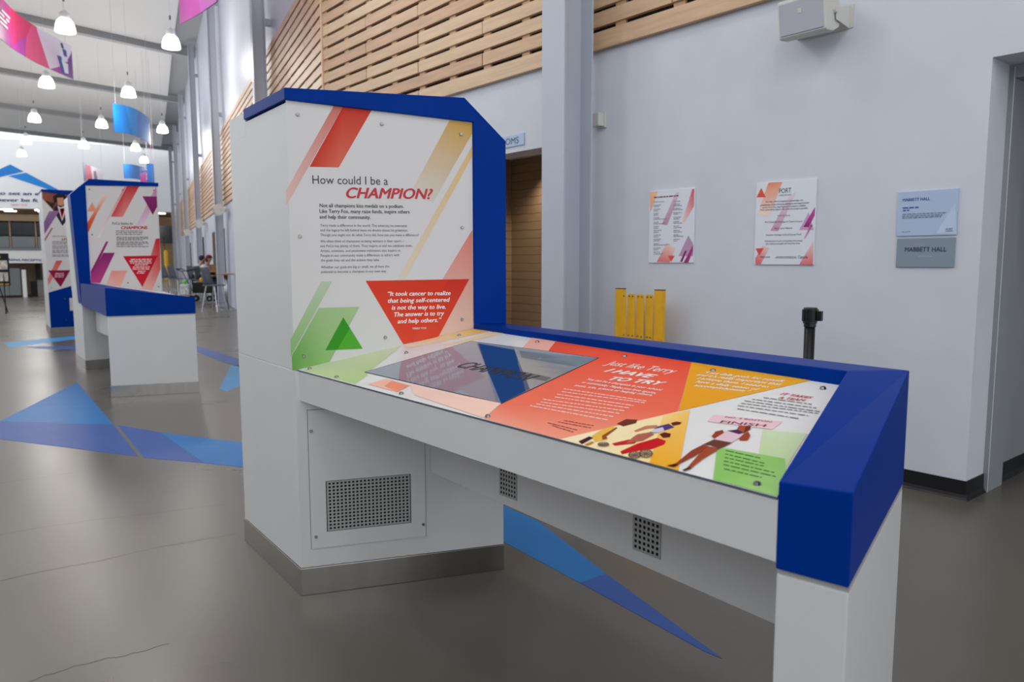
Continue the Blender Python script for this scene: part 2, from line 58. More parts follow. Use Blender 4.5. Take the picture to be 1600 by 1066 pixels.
'K2': ((((0.6212, 2.3957), (0.7774, 2.4061), (0.549, 1.991), (0.4055, 1.989)), ((196, 50, 60), (196, 50, 60), (226, 140, 132), (206, 70, 74))), (((0.5955, 2.394), (0.616, 2.3954), (0.2501, 1.7129), (0.2222, 1.7123)), ((216, 130, 124), (216, 130, 124), (236, 224, 220), (236, 224, 220))), (((0.3376, 2.2707), (0.3907, 2.2738), (0.2428, 2.0322), (0.1233, 1.7721), (0.1188, 1.8952)), ((238, 206, 190), (238, 206, 190), (226, 120, 80), (214, 74, 40), (216, 80, 46))), (((0.1898, 2.1619), (0.2436, 2.0464), (0.127, 2.0448)), ((232, 150, 124), (232, 150, 124), (232, 150, 124))), (((0.9963, 2.4207), (0.997, 2.2874), (0.8072, 1.8813), (0.7161, 1.8877)), ((200, 140, 176), (200, 140, 176), (226, 206, 220), (222, 196, 214))), (((0.8094, 2.2766), (0.9968, 2.2837), (0.9955, 2.1481), (0.9323, 2.0338)), ((140, 48, 112), (136, 44, 108), (124, 36, 98), (118, 30, 90))), (((0.33, 1.6643), (0.3583, 1.6648), (0.1245, 1.2043), (0.1252, 1.2757)), ((150, 40, 110), (150, 40, 110), (150, 40, 110), (150, 40, 110))), (((0.2889, 1.5168), (0.4276, 1.5177), (0.2297, 1.1217), (0.119, 1.133), (0.1239, 1.2222)), ((134, 42, 108), (134, 42, 108), (190, 66, 136), (200, 70, 140), (170, 56, 124))), (((0.3764, 1.2821), (0.5723, 1.2838), (0.4757, 1.0761), (0.3054, 1.111)), ((230, 150, 140), (232, 160, 150), (236, 180, 172), (236, 184, 176))), (((0.9561, 1.7123), (1.0071, 1.717), (0.9956, 1.2948), (0.8765, 1.0136), (0.7702, 1.039), (0.7353, 1.0511)), ((206, 40, 54), (206, 40, 54), (220, 96, 92), (236, 176, 168), (236, 180, 172), (236, 180, 172))), (((0.5271, 1.4727), (0.9721, 1.4836), (0.7481, 1.0583)), ((196, 26, 44), (196, 26, 44), (206, 34, 52)))),
'K2h': (('PoCo backs its', (0.4168, 1.8854), (0.6693, 1.8917), 0.0324),),
'K2r': (('CHAMPIONS', (0.5235, 1.8291), (0.8547, 1.8383), 0.04),),
'K2l': (((0.4542, 1.7983), (0.7999, 1.8073)), ((0.453, 1.7766), (0.7935, 1.7849)), ((0.4518, 1.7531), (0.787, 1.7607)), ((0.4583, 1.7171), (0.8579, 1.7252)), ((0.4574, 1.699), (0.857, 1.7066)), ((0.4564, 1.6809), (0.785, 1.6868)), ((0.455, 1.6538), (0.8547, 1.6601)), ((0.454, 1.6356), (0.8538, 1.6415)), ((0.4531, 1.6175), (0.7817, 1.6219)), ((0.4519, 1.594), (0.8516, 1.5987))),
'K2w': (((0.6193, 1.4233), (0.8879, 1.4271)), ((0.6025, 1.3995), (0.8957, 1.4027)), ((0.6117, 1.3755), (0.88, 1.3765)), ((0.666, 1.3495), (0.8322, 1.3524)), ((0.6437, 1.3219), (0.8558, 1.3223)), ((0.6371, 1.2961), (0.8509, 1.2961)), ((0.7021, 1.2659), (0.7994, 1.2667)), ((0.6886, 1.2419), (0.7804, 1.2426))),
'S2': ((0.1666, 2.327), (0.5673, 2.3436), (0.9611, 2.363), (0.1673, 1.7502), (0.5673, 1.12), (0.9567, 1.0588)),
'K2shape': (('ch', (0.1658, 2.4579)), ('out', (-0.0684, 2.2473)), ('TR', (1.0204, 2.4664)), ('pTL', (0.1241, 2.3734)), ('pTR', (0.9954, 2.4175)), ('pBR', (1.0016, 0.9911)), ('pBL', (0.1151, 1.1238))),
'K3': ((((0.0102, 2.7606), (0.5117, 2.7891), (0.4435, 2.28), (0.3135, 2.095), (0.1608, 2.4129), (0.0064, 2.6043)), ((136, 78, 58), (120, 66, 50), (110, 60, 46), (96, 50, 40), (120, 66, 50), (150, 88, 64))), (((0.0361, 2.5851), (0.1611, 2.4189), (0.2202, 2.5406), (0.1419, 2.5369)), ((56, 38, 36), (56, 38, 36), (56, 38, 36), (56, 38, 36))), (((0.1877, 2.6579), (0.2694, 2.7158), (0.3745, 2.7125), (0.4155, 2.6398), (0.3918, 2.5486), (0.194, 2.5394)), ((40, 30, 32), (40, 30, 32), (40, 30, 32), (40, 30, 32), (40, 30, 32), (40, 30, 32))), (((0.2515, 2.6315), (0.3574, 2.6428), (0.3644, 2.5324), (0.3208, 2.4615), (0.2571, 2.4976)), ((206, 140, 112), (206, 140, 112), (206, 140, 112), (206, 140, 112), (206, 140, 112))), (((0.1881, 2.4349), (0.2571, 2.4976), (0.4268, 2.4601), (0.4435, 2.28), (0.3135, 2.095), (0.2075, 2.3164)), ((44, 38, 54), (44, 38, 54), (44, 38, 54), (44, 38, 54), (44, 38, 54), (44, 38, 54))), (((0.2513, 2.4884), (0.299, 2.4486), (0.3616, 2.4813), (0.4044, 2.4411), (0.3133, 2.1853), (0.2688, 2.3785)), ((226, 214, 214), (226, 214, 214), (226, 214, 214), (226, 214, 214), (226, 214, 214), (226, 214, 214))), (((0.2818, 2.424), (0.3132, 2.2303), (0.3771, 2.4279), (0.3566, 2.4391), (0.316, 2.2815), (0.3033, 2.4308)), ((190, 60, 60), (190, 60, 60), (190, 60, 60), (190, 60, 60), (190, 60, 60), (190, 60, 60))), (((0.1065, 2.3721), (0.277, 2.3849), (0.0037, 1.9319), (0.0066, 2.1607)), ((150, 118, 160), (146, 112, 156), (132, 92, 142), (132, 92, 142))), (((0.1272, 2.0511), (0.1507, 2.0517), (0.001, 1.7948), (-0.0019, 1.8335)), ((176, 70, 110), (176, 70, 110), (176, 70, 110), (176, 70, 110))), (((0.1702, 1.4239), (0.2759, 1.4238), (0.012, 0.9425), (0.0062, 1.0693)), ((216, 92, 88), (216, 92, 88), (226, 140, 128), (226, 140, 128))), (((0.0234, 1.2347), (0.3991, 1.2375), (0.2152, 0.9076)), ((150, 22, 66), (140, 18, 58), (146, 20, 62)))),
'K3r': (('LEGACY', (0.2849, 1.8202), (0.5669, 1.8339), 0.0363),),
'K3l': (((0.1309, 1.8866), (0.363, 1.888)), ((0.1251, 1.7847), (0.4298, 1.7922)), ((0.1238, 1.7607), (0.4285, 1.7678)), ((0.1224, 1.7366), (0.4271, 1.7435)), ((0.1204, 1.7006), (0.4251, 1.707)), ((0.119, 1.6766), (0.4238, 1.6827)), ((0.1176, 1.6525), (0.4224, 1.6583)), ((0.1156, 1.6165), (0.4204, 1.6218)), ((0.1142, 1.5924), (0.4191, 1.5974)), ((0.1129, 1.5684), (0.4177, 1.5731)), ((0.1105, 1.5263), (0.4153, 1.5304)), ((0.1091, 1.5022), (0.414, 1.506))),
'K3w': (((0.1426, 1.1671), (0.2856, 1.1684)), ((0.1302, 1.1339), (0.2891, 1.1349)), ((0.1283, 1.1007), (0.2925, 1.1013))),
'K3shape': (('tl', (0.0049, 2.7791)), ('bt', (0.5052, 2.7093)), ('pbl', (0.0086, 0.8104)), ('pbr', (0.396, 0.9322)), ('bl', (0.001, 0.1128)), ('base', (0.0, 0.0)), ('plate', (0.3493, 0.6878)), ('plate2', (0.4024, 0.4456))),
'W1': ((((-4.0864, 1.9526), (-3.9997, 1.9532), (-4.0764, 1.7893)), ((246, 190, 140), (246, 200, 160), (240, 170, 130))), (((-3.8252, 1.925), (-3.7904, 1.9327), (-3.8285, 1.828), (-3.902, 1.6819), (-3.9566, 1.6887)), ((222, 196, 212), (222, 196, 212), (206, 164, 192), (200, 150, 184), (200, 150, 184))), (((-3.6652, 1.9456), (-3.6484, 1.9462), (-3.6469, 1.8177), (-3.7374, 1.6849), (-3.7573, 1.6949)), ((222, 84, 96), (222, 84, 96), (228, 130, 136), (240, 214, 214), (240, 214, 214))), (((-3.9044, 1.5403), (-3.8139, 1.5011), (-3.8704, 1.3884), (-4.001, 1.3913)), ((240, 210, 200), (240, 214, 206), (232, 120, 112), (230, 110, 104))), (((-3.8862, 1.4406), (-3.8206, 1.4402), (-3.8549, 1.3913)), ((226, 80, 76), (226, 80, 76), (226, 80, 76))), (((-3.6924, 1.5942), (-3.6451, 1.5262), (-3.6448, 1.4363), (-3.7828, 1.4371)), ((192, 150, 186), (192, 150, 186), (192, 150, 186), (192, 150, 186))), (((-3.6451, 1.5243), (-3.6459, 1.4758), (-3.6888, 1.3857), (-3.7325, 1.3857)), ((176, 48, 128), (176, 48, 128), (160, 30, 112), (160, 30, 112))), (((-3.7223, 1.4766), (-3.7029, 1.4783), (-3.7466, 1.3913), (-3.7664, 1.3931)), ((120, 24, 92), (120, 24, 92), (120, 24, 92), (120, 24, 92)))),
'W1t': (((-4.0416, 1.902), (-3.7954, 1.8999)),),
'W1l': (((-4.0445, 1.8669), (-3.9403, 1.8647)), ((-4.0439, 1.8421), (-3.964, 1.8406)), ((-4.0437, 1.8306), (-3.9881, 1.8297)), ((-4.0432, 1.8096), (-3.9693, 1.8085)), ((-4.0429, 1.7972), (-3.9935, 1.7965)), ((-4.0424, 1.7752), (-3.9868, 1.7746)), ((-4.0421, 1.7627), (-3.9951, 1.7623)), ((-4.0416, 1.7407), (-3.9798, 1.7404)), ((-4.0413, 1.7292), (-3.9068, 1.7287)), ((-4.0407, 1.7062), (-3.9913, 1.7062)), ((-4.0404, 1.6928), (-3.9239, 1.6928)), ((-4.0399, 1.6717), (-3.9806, 1.6719)), ((-4.0396, 1.6582), (-3.9901, 1.6585)), ((-4.0392, 1.639), (-3.9529, 1.6397)), ((-4.0388, 1.6246), (-3.9893, 1.6251)), ((-4.0383, 1.6025), (-3.9594, 1.6035)), ((-4.038, 1.5891), (-3.9885, 1.5897)), ((-4.0375, 1.5688), (-3.9585, 1.5701)), ((-4.0372, 1.5563), (-3.9729, 1.5575)), ((-4.0367, 1.5332), (-3.9822, 1.5343)), ((-4.0364, 1.5217), (-3.868, 1.5254)), ((-4.0359, 1.4985), (-3.9617, 1.5004)), ((-4.0356, 1.486), (-3.986, 1.4873)), ((-4.0351, 1.4657), (-3.9707, 1.4676)), ((-4.0347, 1.4512), (-3.924, 1.4547)), ((-3.8435, 1.8604), (-3.7791, 1.8581)), ((-3.8429, 1.8381), (-3.7727, 1.8357)), ((-3.8426, 1.8269), (-3.7608, 1.8243)), ((-3.8421, 1.8055), (-3.7742, 1.8035)), ((-3.8418, 1.7953), (-3.7484, 1.7926)), ((-3.8412, 1.7729), (-3.7617, 1.7708)), ((-3.8409, 1.7617), (-3.7939, 1.7606)), ((-3.8403, 1.7374), (-3.7677, 1.7359)), ((-3.8399, 1.7244), (-3.7813, 1.7232)), ((-3.8394, 1.7038), (-3.7854, 1.7029)), ((-3.839, 1.6907), (-3.7571, 1.6895)), ((-3.8384, 1.6683), (-3.7821, 1.6676)), ((-3.8381, 1.6552), (-3.7562, 1.6543)), ((-3.8375, 1.6346), (-3.7765, 1.6341)), ((-3.8372, 1.6215), (-3.7552, 1.621)), ((-3.8366, 1.599), (-3.7849, 1.5988)), ((-3.8363, 1.5878), (-3.7427, 1.5876)), ((-3.8357, 1.5652), (-3.7676, 1.5653)), ((-3.8354, 1.5521), (-3.8, 1.5522))),
'W2': ((((-3.0139, 1.9425), (-2.9077, 1.9389), (-3.0003, 1.7106), (-3.096, 1.7277)), ((238, 140, 100), (240, 150, 112), (244, 226, 214), (244, 226, 214))), (((-3.0712, 1.9104), (-3.0317, 1.8428), (-3.1052, 1.8459)), ((226, 80, 56), (226, 80, 56), (226, 80, 56))), (((-2.854, 1.8377), (-2.8017, 1.8623), (-2.9264, 1.6042), (-2.987, 1.6086)), ((232, 214, 226), (232, 214, 226), (204, 150, 186), (204, 150, 186))), (((-2.7061, 1.7208), (-2.6652, 1.604), (-2.7691, 1.6057)), ((206, 160, 196), (206, 160, 196), (206, 160, 196))), (((-2.6623, 1.7541), (-2.6608, 1.7004), (-2.7002, 1.6226), (-2.741, 1.6257)), ((186, 70, 150), (186, 70, 150), (146, 20, 110), (146, 20, 110))), (((-2.688, 1.6389), (-2.6709, 1.6383), (-2.7229, 1.5457), (-2.7317, 1.5499)), ((160, 36, 110), (160, 36, 110), (220, 170, 200), (220, 170, 200))), (((-3.0445, 1.5052), (-2.9917, 1.4876), (-3.054, 1.3759), (-3.0976, 1.3758), (-3.0991, 1.4185)), ((238, 196, 190), (238, 206, 200), (228, 110, 110), (226, 96, 100), (230, 120, 118))), (((-3.0997, 1.4875), (-3.0343, 1.4882), (-3.0678, 1.4353)), ((224, 76, 72), (224, 76, 72), (224, 76, 72))), (((-2.6645, 1.5284), (-2.6594, 1.3703), (-2.7594, 1.3741)), ((240, 206, 204), (228, 100, 110), (230, 120, 124)))),
'W2logo': (('PORT', (-2.9292, 1.8623), (-2.8389, 1.8625), 0.0312), ('COQUITLAM', (-2.9322, 1.8436), (-2.8381, 1.8423), 0.0099)),
'W2t': (('The City of Port Coquitlam acknowledges the', (-3.0321, 1.8046), (-2.7484, 1.8004), 0.0108), ('contributions of the following individuals and organizations', (-3.0761, 1.7846), (-2.7044, 1.781), 0.0109), ('to the Terry Fox, Inspiring Local Champions exhibits.', (-3.0544, 1.7675), (-2.726, 1.7632), 0.0109), ('Their unwavering support has made this project possible.', (-3.071, 1.7508), (-2.7115, 1.7457), 0.0109), ('And everyone in our community who keeps', (-3.0293, 1.5319), (-2.7422, 1.5301), 0.0109), ('the memory and spirit of Terry Fox alive.', (-3.0191, 1.5132), (-2.759, 1.5118), 0.0109)),
'W2n': (('Terry Fox Family', (-2.9377, 1.7044), (-2.8396, 1.704), 0.0107), ('Port Coquitlam Heritage & Cultural Society', (-3.0315, 1.6644), (-2.7477, 1.6596), 0.0109), ('PoCo Sport Alliance', (-2.9528, 1.6183), (-2.8209, 1.6171), 0.0108), ('Canadian Heritage Cultural Spaces Fund', (-3.0215, 1.5745), (-2.7545, 1.5722), 0.0109)),
'W2f': (('TERRY FOX', (-3.0624, 1.42), (-2.9816, 1.4197), 0.0102), ('Canada', (-2.77, 1.4155), (-2.7, 1.4152), 0.0179)),
'W2l': (((-2.9304, 1.4253), (-2.7818, 1.4245)), ((-2.9413, 1.4178), (-2.7815, 1.4164))),
'M1b': (('MABBETT HALL', (-2.0963, 1.7568), (-1.9408, 1.7552), 0.0163),),
'M1s': (((-2.095, 1.7124), (-1.9943, 1.7123)), ((-2.0932, 1.6972), (-2.0521, 1.6972))),
'M1l': (((-2.0947, 1.6756), (-1.8462, 1.6742)), ((-2.0952, 1.6637), (-1.8593, 1.6623)), ((-2.0946, 1.6528), (-1.872, 1.6525)), ((-2.0931, 1.5702), (-2.0429, 1.5709))),
'M1logo': (('PORT', (-1.8432, 1.5742), (-1.8058, 1.5745), 0.0125),),
'M1u': ((((-1.8445, 1.5711), (-1.8046, 1.5709), (-1.8044, 1.5678), (-1.8443, 1.568)), ((50, 90, 150), (50, 90, 150), (50, 90, 150), (50, 90, 150))), (((-1.8967, 1.5601), (-1.8009, 1.73), (-1.7854, 1.5543)), ((196, 210, 230), (188, 204, 228), (186, 202, 228)))),
'M2': (('MABBETT HALL', (-2.0684, 1.4532), (-1.835, 1.4523), 0.0262),),
'M2b': ((-1.9909, 1.4217), (-1.984, 1.4238), (-1.9772, 1.4259), (-1.97, 1.4216), (-1.9632, 1.4237), (-1.9564, 1.4258), (-1.9493, 1.4215), (-1.9425, 1.4236), (-1.9358, 1.4257), (-1.9287, 1.4214), (-1.922, 1.4235), (-1.9153, 1.4256)),
'WR': (('WASHROOMS', (-6.3863, 2.5459), (-5.7402, 2.537), 0.0598),),
'EB': ((((-14.8552, 6.7215), (-11.9453, 8.3247), (-11.2325, 8.7177), (-10.3955, 8.2299), (-13.1994, 7.3677)), ((16, 122, 206), (16, 122, 206), (16, 122, 206), (16, 122, 206), (16, 122, 206))), (((-11.4106, 7.8522), (-10.251, 8.1531), (-8.366, 7.0499), (-7.2733, 6.3572), (-9.259, 7.0895)), ((10, 134, 218), (10, 134, 218), (10, 134, 218), (10, 134, 218), (10, 134, 218)))),
'ET': (('I want to set an example', (-13.9513, 6.4092), (-7.6666, 6.5059), 0.2425), ('that will never be forgotten', (-14.3465, 5.9129), (-7.6946, 5.9981), 0.2422)),
'ETn': (('TERRY FOX', (-11.3768, 5.6246), (-10.2914, 5.647), 0.1388),),
'Ez': ((-11.6788, 5.3681), (-9.6109, 5.3772), (-0.6464, 5.5204), (-0.0703, 5.5358), (-1.5058, 0.3007), (-1.2305, 3.1731), (-0.1867, 2.9221), (-7.5938, 7.202), (-6.7061, 7.5829)),
'REC': (('fas_t', (-0.0989, 1.8498)), ('fas_b', (-0.1293, 1.3523)), ('soff', (-0.0322, 2.9397)), ('glass_t', (-0.0358, 2.8804)), ('glass_b', (-0.0928, 1.9492)), ('right', (1.4057, 1.7959)), ('post1', (0.2487, 2.8662)), ('post2', (1.1204, 2.8831)), ('ptop', (0.305, 1.2709)), ('pl', (0.5491, 1.0685)), ('pr', (0.7208, 1.0673)), ('pb', (0.5714, -0.0049)), ('cl', (1.0481, 0.7398)), ('cr', (1.3358, 0.5729)), ('cb', (1.1639, 0.023)), ('dk', (0.8903, 1.3092)), ('dkr', (0.9942, 1.3089))),
'RT': (('ARENA RECEPTION', (0.0619, 1.4517), (1.4545, 1.4216), 0.08),),
'DEC': (('t1', ((1.5785, 9.9671), (1.385, 7.1345), (0.6424, 7.9372))), ('t1b', ((0.6424, 7.9372), (1.385, 7.1345), (1.2819, 5.842), (0.5678, 7.1237))), ('t2', ((1.4098, 7.0973), (1.6139, 6.5638), (1.5952, 5.3466), (1.3049, 5.7767))), ('t2b', ((1.6139, 6.5638), (2.0283, 5.75), (1.7774, 5.0574), (1.5952, 5.3466))), ('r', ((3.8626, 13.3528), (3.7804, 10.7911), (3.4989, 9.9991), (3.4796, 10.5956), (3.5905, 12.263))), ('r2', ((3.4366, 10.2119), (3.5654, 10.1861), (2.9836, 8.5289), (2.7038, 8.2104), (2.7197, 8.466))), ('l1', ((1.4078, 15.6828), (2.6524, 16.3371), (2.5382, 15.6534), (1.4105, 14.7869))), ('l2', ((1.5859, 14.7614), (2.2919, 14.2916), (2.2046, 13.7652), (1.7411, 14.2709))), ('u', ((2.6425, 3.4797), (2.6304, 3.291), (2.6138, 2.9845), (2.3916, 2.2629), (2.2339, 2.2697), (2.2772, 2.8498), (2.2937, 3.0219))), ('ub', ((2.3916, 2.2629), (2.1779, 1.4937), (2.171, 1.5677), (2.2339, 2.2697)))),
'CR': (((0.2554, 4.6065), (0.3359, 4.5931), (0.6072, 4.567), (0.7961, 4.5225), (1.0008, 4.4559), (1.4974, 4.3156)), ((0.204, 3.9142), (0.2731, 3.9088), (0.4176, 3.9056), (0.518, 3.9012), (0.6819, 3.8728), (0.9056, 3.8915), (1.1317, 3.8499), (1.3172, 3.8144)), ((0.2129, 2.8682), (0.2652, 2.8846), (0.3737, 2.8939), (0.4713, 2.8868), (0.5962, 2.85), (0.7177, 2.8574)), ((0.3692, 5.691), (0.4354, 5.6793), (0.6425, 5.667), (0.89, 5.6575))),
'EAS': (('base', (2.2925, 24.6723, 0.0)), ('base2', (2.3662, 23.96, 0.0))),
'EQ': (18.3268, 66.2975, 0.0),
'RQ': (3.4047, 35.7776, 0.0),
'A': (1.2417, 2.9213, 0.0),
'u': (0.9297, -0.3684, -0.0),
'n': (-0.3684, -0.9297, 0.0),
'D2': (1.8607, 11.0573, 0.0),
'u2': (0.9962, 0.0872, 0.0),
'A3': (2.3039, 17.0474, 0.0),
}


# ------------------------------------------------------------------ helpers
def lin(c):
    if max(c) > 1.001: c = [v/255 for v in c]
    return tuple(v/12.92 if v <= .04045 else ((v+.055)/1.055)**2.4 for v in c[:3])+(1,)
MATS = {}
def mat(name, col, rough=.5, metal=0, noise=0, nscale=8, bump=0, bscale=60, emit=None, estr=0, spec=.5, coat=0, trans=0, stretch=None):
    if name in MATS: return MATS[name]
    mt = bpy.data.materials.new(name); mt.use_nodes = True
    nt = mt.node_tree; b = nt.nodes['Principled BSDF']
    c = lin(col)
    b.inputs['Base Color'].default_value = c
    b.inputs['Roughness'].default_value = rough; b.inputs['Metallic'].default_value = metal
    b.inputs['Specular IOR Level'].default_value = spec
    b.inputs['Coat Weight'].default_value = coat; b.inputs['Transmission Weight'].default_value = trans
    tc = nt.nodes.new('ShaderNodeTexCoord')
    vec = tc.outputs['Object']
    if stretch:
        mp = nt.nodes.new('ShaderNodeMapping'); mp.inputs['Scale'].default_value = stretch
        nt.links.new(vec, mp.inputs['Vector']); vec = mp.outputs['Vector']
    if noise:
        nz = nt.nodes.new('ShaderNodeTexNoise'); nz.inputs['Scale'].default_value = nscale; nz.inputs['Detail'].default_value = 6
        nt.links.new(vec, nz.inputs['Vector'])
        rp = nt.nodes.new('ShaderNodeValToRGB')
        rp.color_ramp.elements[0].position = .3; rp.color_ramp.elements[1].position = .7
        rp.color_ramp.elements[0].color = tuple(v*(1-noise) for v in c[:3])+(1,)
        rp.color_ramp.elements[1].color = tuple(min(1, v*(1+noise)) for v in c[:3])+(1,)
        nt.links.new(nz.outputs['Fac'], rp.inputs['Fac']); nt.links.new(rp.outputs['Color'], b.inputs['Base Color'])
    if bump:
        n2 = nt.nodes.new('ShaderNodeTexNoise'); n2.inputs['Scale'].default_value = bscale; n2.inputs['Detail'].default_value = 4
        nt.links.new(vec, n2.inputs['Vector'])
        bp = nt.nodes.new('ShaderNodeBump'); bp.inputs['Strength'].default_value = bump; bp.inputs['Distance'].default_value = .01
        nt.links.new(n2.outputs['Fac'], bp.inputs['Height']); nt.links.new(bp.outputs['Normal'], b.inputs['Normal'])
    if emit:
        b.inputs['Emission Color'].default_value = lin(emit); b.inputs['Emission Strength'].default_value = estr
    MATS[name] = mt
    return mt
def attr_mat(name, rough=.3, spec=.5, emit=0, base=1):
    mt = bpy.data.materials.new(name); mt.use_nodes = True; nt = mt.node_tree; b = nt.nodes['Principled BSDF']
    a = nt.nodes.new('ShaderNodeAttribute'); a.attribute_name = 'Col'
    if base: nt.links.new(a.outputs['Color'], b.inputs['Base Color'])
    else: b.inputs['Base Color'].default_value = (.01, .01, .012, 1)
    b.inputs['Roughness'].default_value = rough; b.inputs['Specular IOR Level'].default_value = spec
    if emit:
        nt.links.new(a.outputs['Color'], b.inputs['Emission Color']); b.inputs['Emission Strength'].default_value = emit
    MATS[name] = mt
    return mt

ORG = {}
def tag(o, label=None, cat=None, group=None, kind=None):
    if label: o['label'] = label
    if cat: o['category'] = cat
    if group: o['group'] = group
    if kind: o['kind'] = kind
    return o
def thing(name, loc, label, cat, group=None, kind=None):
    o = bpy.data.objects.new(name, None); o.empty_display_size = .2; COL.objects.link(o); o.location = loc
    ORG[o.name] = Vector(loc); return tag(o, label, cat, group, kind)
def put(name, me, mt, parent=None, smooth=False):
    """link a mesh whose vertices are in world metres"""
    o = bpy.data.objects.new(name, me); COL.objects.link(o)
    org = ORG[parent.name] if parent else None
    if org is None:
        # origin at base centre
        xs = [v.co for v in me.vertices]
        org = Vector(((min(v.x for v in xs)+max(v.x for v in xs))/2, (min(v.y for v in xs)+max(v.y for v in xs))/2, min(v.z for v in xs)))
        o.location = org
    else:
        o.parent = parent
    me.transform(Matrix.Translation(-org)); ORG[o.name] = org
    if mt is not None and not len(me.materials): me.materials.append(MATS[mt] if isinstance(mt, str) else mt)
    if smooth:
        for p in me.polygons: p.use_smooth = True
    return o
def mesh(name, vs, fs):
    me = bpy.data.meshes.new(name); me.from_pydata([tuple(v) for v in vs], [], fs); me.update(); return me
def fix(bm):
    bmesh.ops.recalc_face_normals(bm, faces=bm.faces)
def bmesh_to(name, bm):
    fix(bm); me = bpy.data.meshes.new(name); bm.to_mesh(me); bm.free(); return me
def add_prism(bm, poly, z0, z1):
    """plan polygon [(x,y)], z0/z1 number or list per vertex"""
    n = len(poly); z0 = z0 if isinstance(z0, (list, tuple)) else [z0]*n; z1 = z1 if isinstance(z1, (list, tuple)) else [z1]*n
    a = [bm.verts.new((p[0], p[1], z0[i])) for i, p in enumerate(poly)]
    b = [bm.verts.new((p[0], p[1], z1[i])) for i, p in enumerate(poly)]
    bm.faces.new(a[::-1]); bm.faces.new(b)
    for i in range(n): bm.faces.new((a[i], a[(i+1) % n], b[(i+1) % n], b[i]))
def add_ext(bm, pts, vec):
    """3D polygon extruded by vec"""
    vec = Vector(vec); a = [bm.verts.new(Vector(p)) for p in pts]; b = [bm.verts.new(Vector(p)+vec) for p in pts]
    n = len(a); bm.faces.new(a[::-1]); bm.faces.new(b)
    for i in range(n): bm.faces.new((a[i], a[(i+1) % n], b[(i+1) % n], b[i]))
def add_box(bm, x0, x1, y0, y1, z0, z1):
    add_prism(bm, [(x0, y0), (x1, y0), (x1, y1), (x0, y1)], z0, z1)
def add_obox(bm, c, ax, ay, az):
    """oriented box: centre and three half-axis vectors"""
    c, ax, ay, az = map(Vector, (c, ax, ay, az))
    add_ext(bm, [c-ax-ay-az, c+ax-ay-az, c+ax+ay-az, c-ax+ay-az], az*2)
def add_tube(bm, p0, p1, r0, r1=None, n=10, caps=True):
    p0, p1 = Vector(p0), Vector(p1); r1 = r0 if r1 is None else r1
    d = (p1-p0).normalized(); x = d.orthogonal().normalized(); y = d.cross(x)
    a = []; b = []
    for i in range(n):
        t = 2*math.pi*i/n; o = x*math.cos(t)+y*math.sin(t)
        a.append(bm.verts.new(p0+o*r0)); b.append(bm.verts.new(p1+o*r1))
    for i in range(n): bm.faces.new((a[i], a[(i+1) % n], b[(i+1) % n], b[i]))
    if caps: bm.faces.new(a[::-1]); bm.faces.new(b)
def add_lathe(bm, c, prof, n=20, axis='z'):
    rings = []
    for r, z in prof:
        ring = []
        for i in range(n):
            t = 2*math.pi*i/n; v = Vector((r*math.cos(t), r*math.sin(t), z))
            if axis == 'x': v = Vector((v.z, v.x, v.y))
            ring.append(bm.verts.new(Vector(c)+v))
        rings.append(ring)
    for k in range(len(rings)-1):
        for i in range(n): bm.faces.new((rings[k][i], rings[k][(i+1) % n], rings[k+1][(i+1) % n], rings[k+1][i]))
    bm.faces.new(rings[0][::-1]); bm.faces.new(rings[-1])
def bev(bm, w, seg=2):
    fix(bm); bmesh.ops.bevel(bm, geom=[e for e in bm.edges if e.is_manifold and e.calc_face_angle(0) > .5], offset=w, segments=seg, affect='EDGES', profile=.6, clamp_overlap=True)
def box(name, b, mt, parent=None, bevel=0):
    bm = bmesh.new(); add_box(bm, *b)
    if bevel: bev(bm, bevel)
    return put(name, bmesh_to(name, bm), mt, parent)
def obox(name, c, ax, ay, az, mt, parent=None, bevel=0):
    bm = bmesh.new(); add_obox(bm, c, ax, ay, az)
    if bevel: bev(bm, bevel)
    return put(name, bmesh_to(name, bm), mt, parent)
def prism(name, poly, z0, z1, mt, parent=None, bevel=0):
    bm = bmesh.new(); add_prism(bm, poly, z0, z1)
    if bevel: bev(bm, bevel)
    return put(name, bmesh_to(name, bm), mt, parent)
def ext(name, pts, vec, mt, parent=None, bevel=0):
    bm = bmesh.new(); add_ext(bm, pts, vec)
    if bevel: bev(bm, bevel)
    return put(name, bmesh_to(name, bm), mt, parent)
def tube(name, p0, p1, r, mt, parent=None, r1=None, n=10):
    bm = bmesh.new(); add_tube(bm, p0, p1, r, r1, n); return put(name, bmesh_to(name, bm), mt, parent, smooth=n > 8)
def dup(o, shift, parent=None):
    """copy of a part or a thing (with its parts) moved by shift"""
    c = o.copy(); COL.objects.link(c); c.parent = parent
    if shift is not None: c.location = Vector(o.location)+Vector(shift)
    ORG[c.name] = ORG[o.name]+Vector(shift or (0, 0, 0))
    for ch in list(o.children): dup(ch, None, c)
    return c

PSTEP = .00015
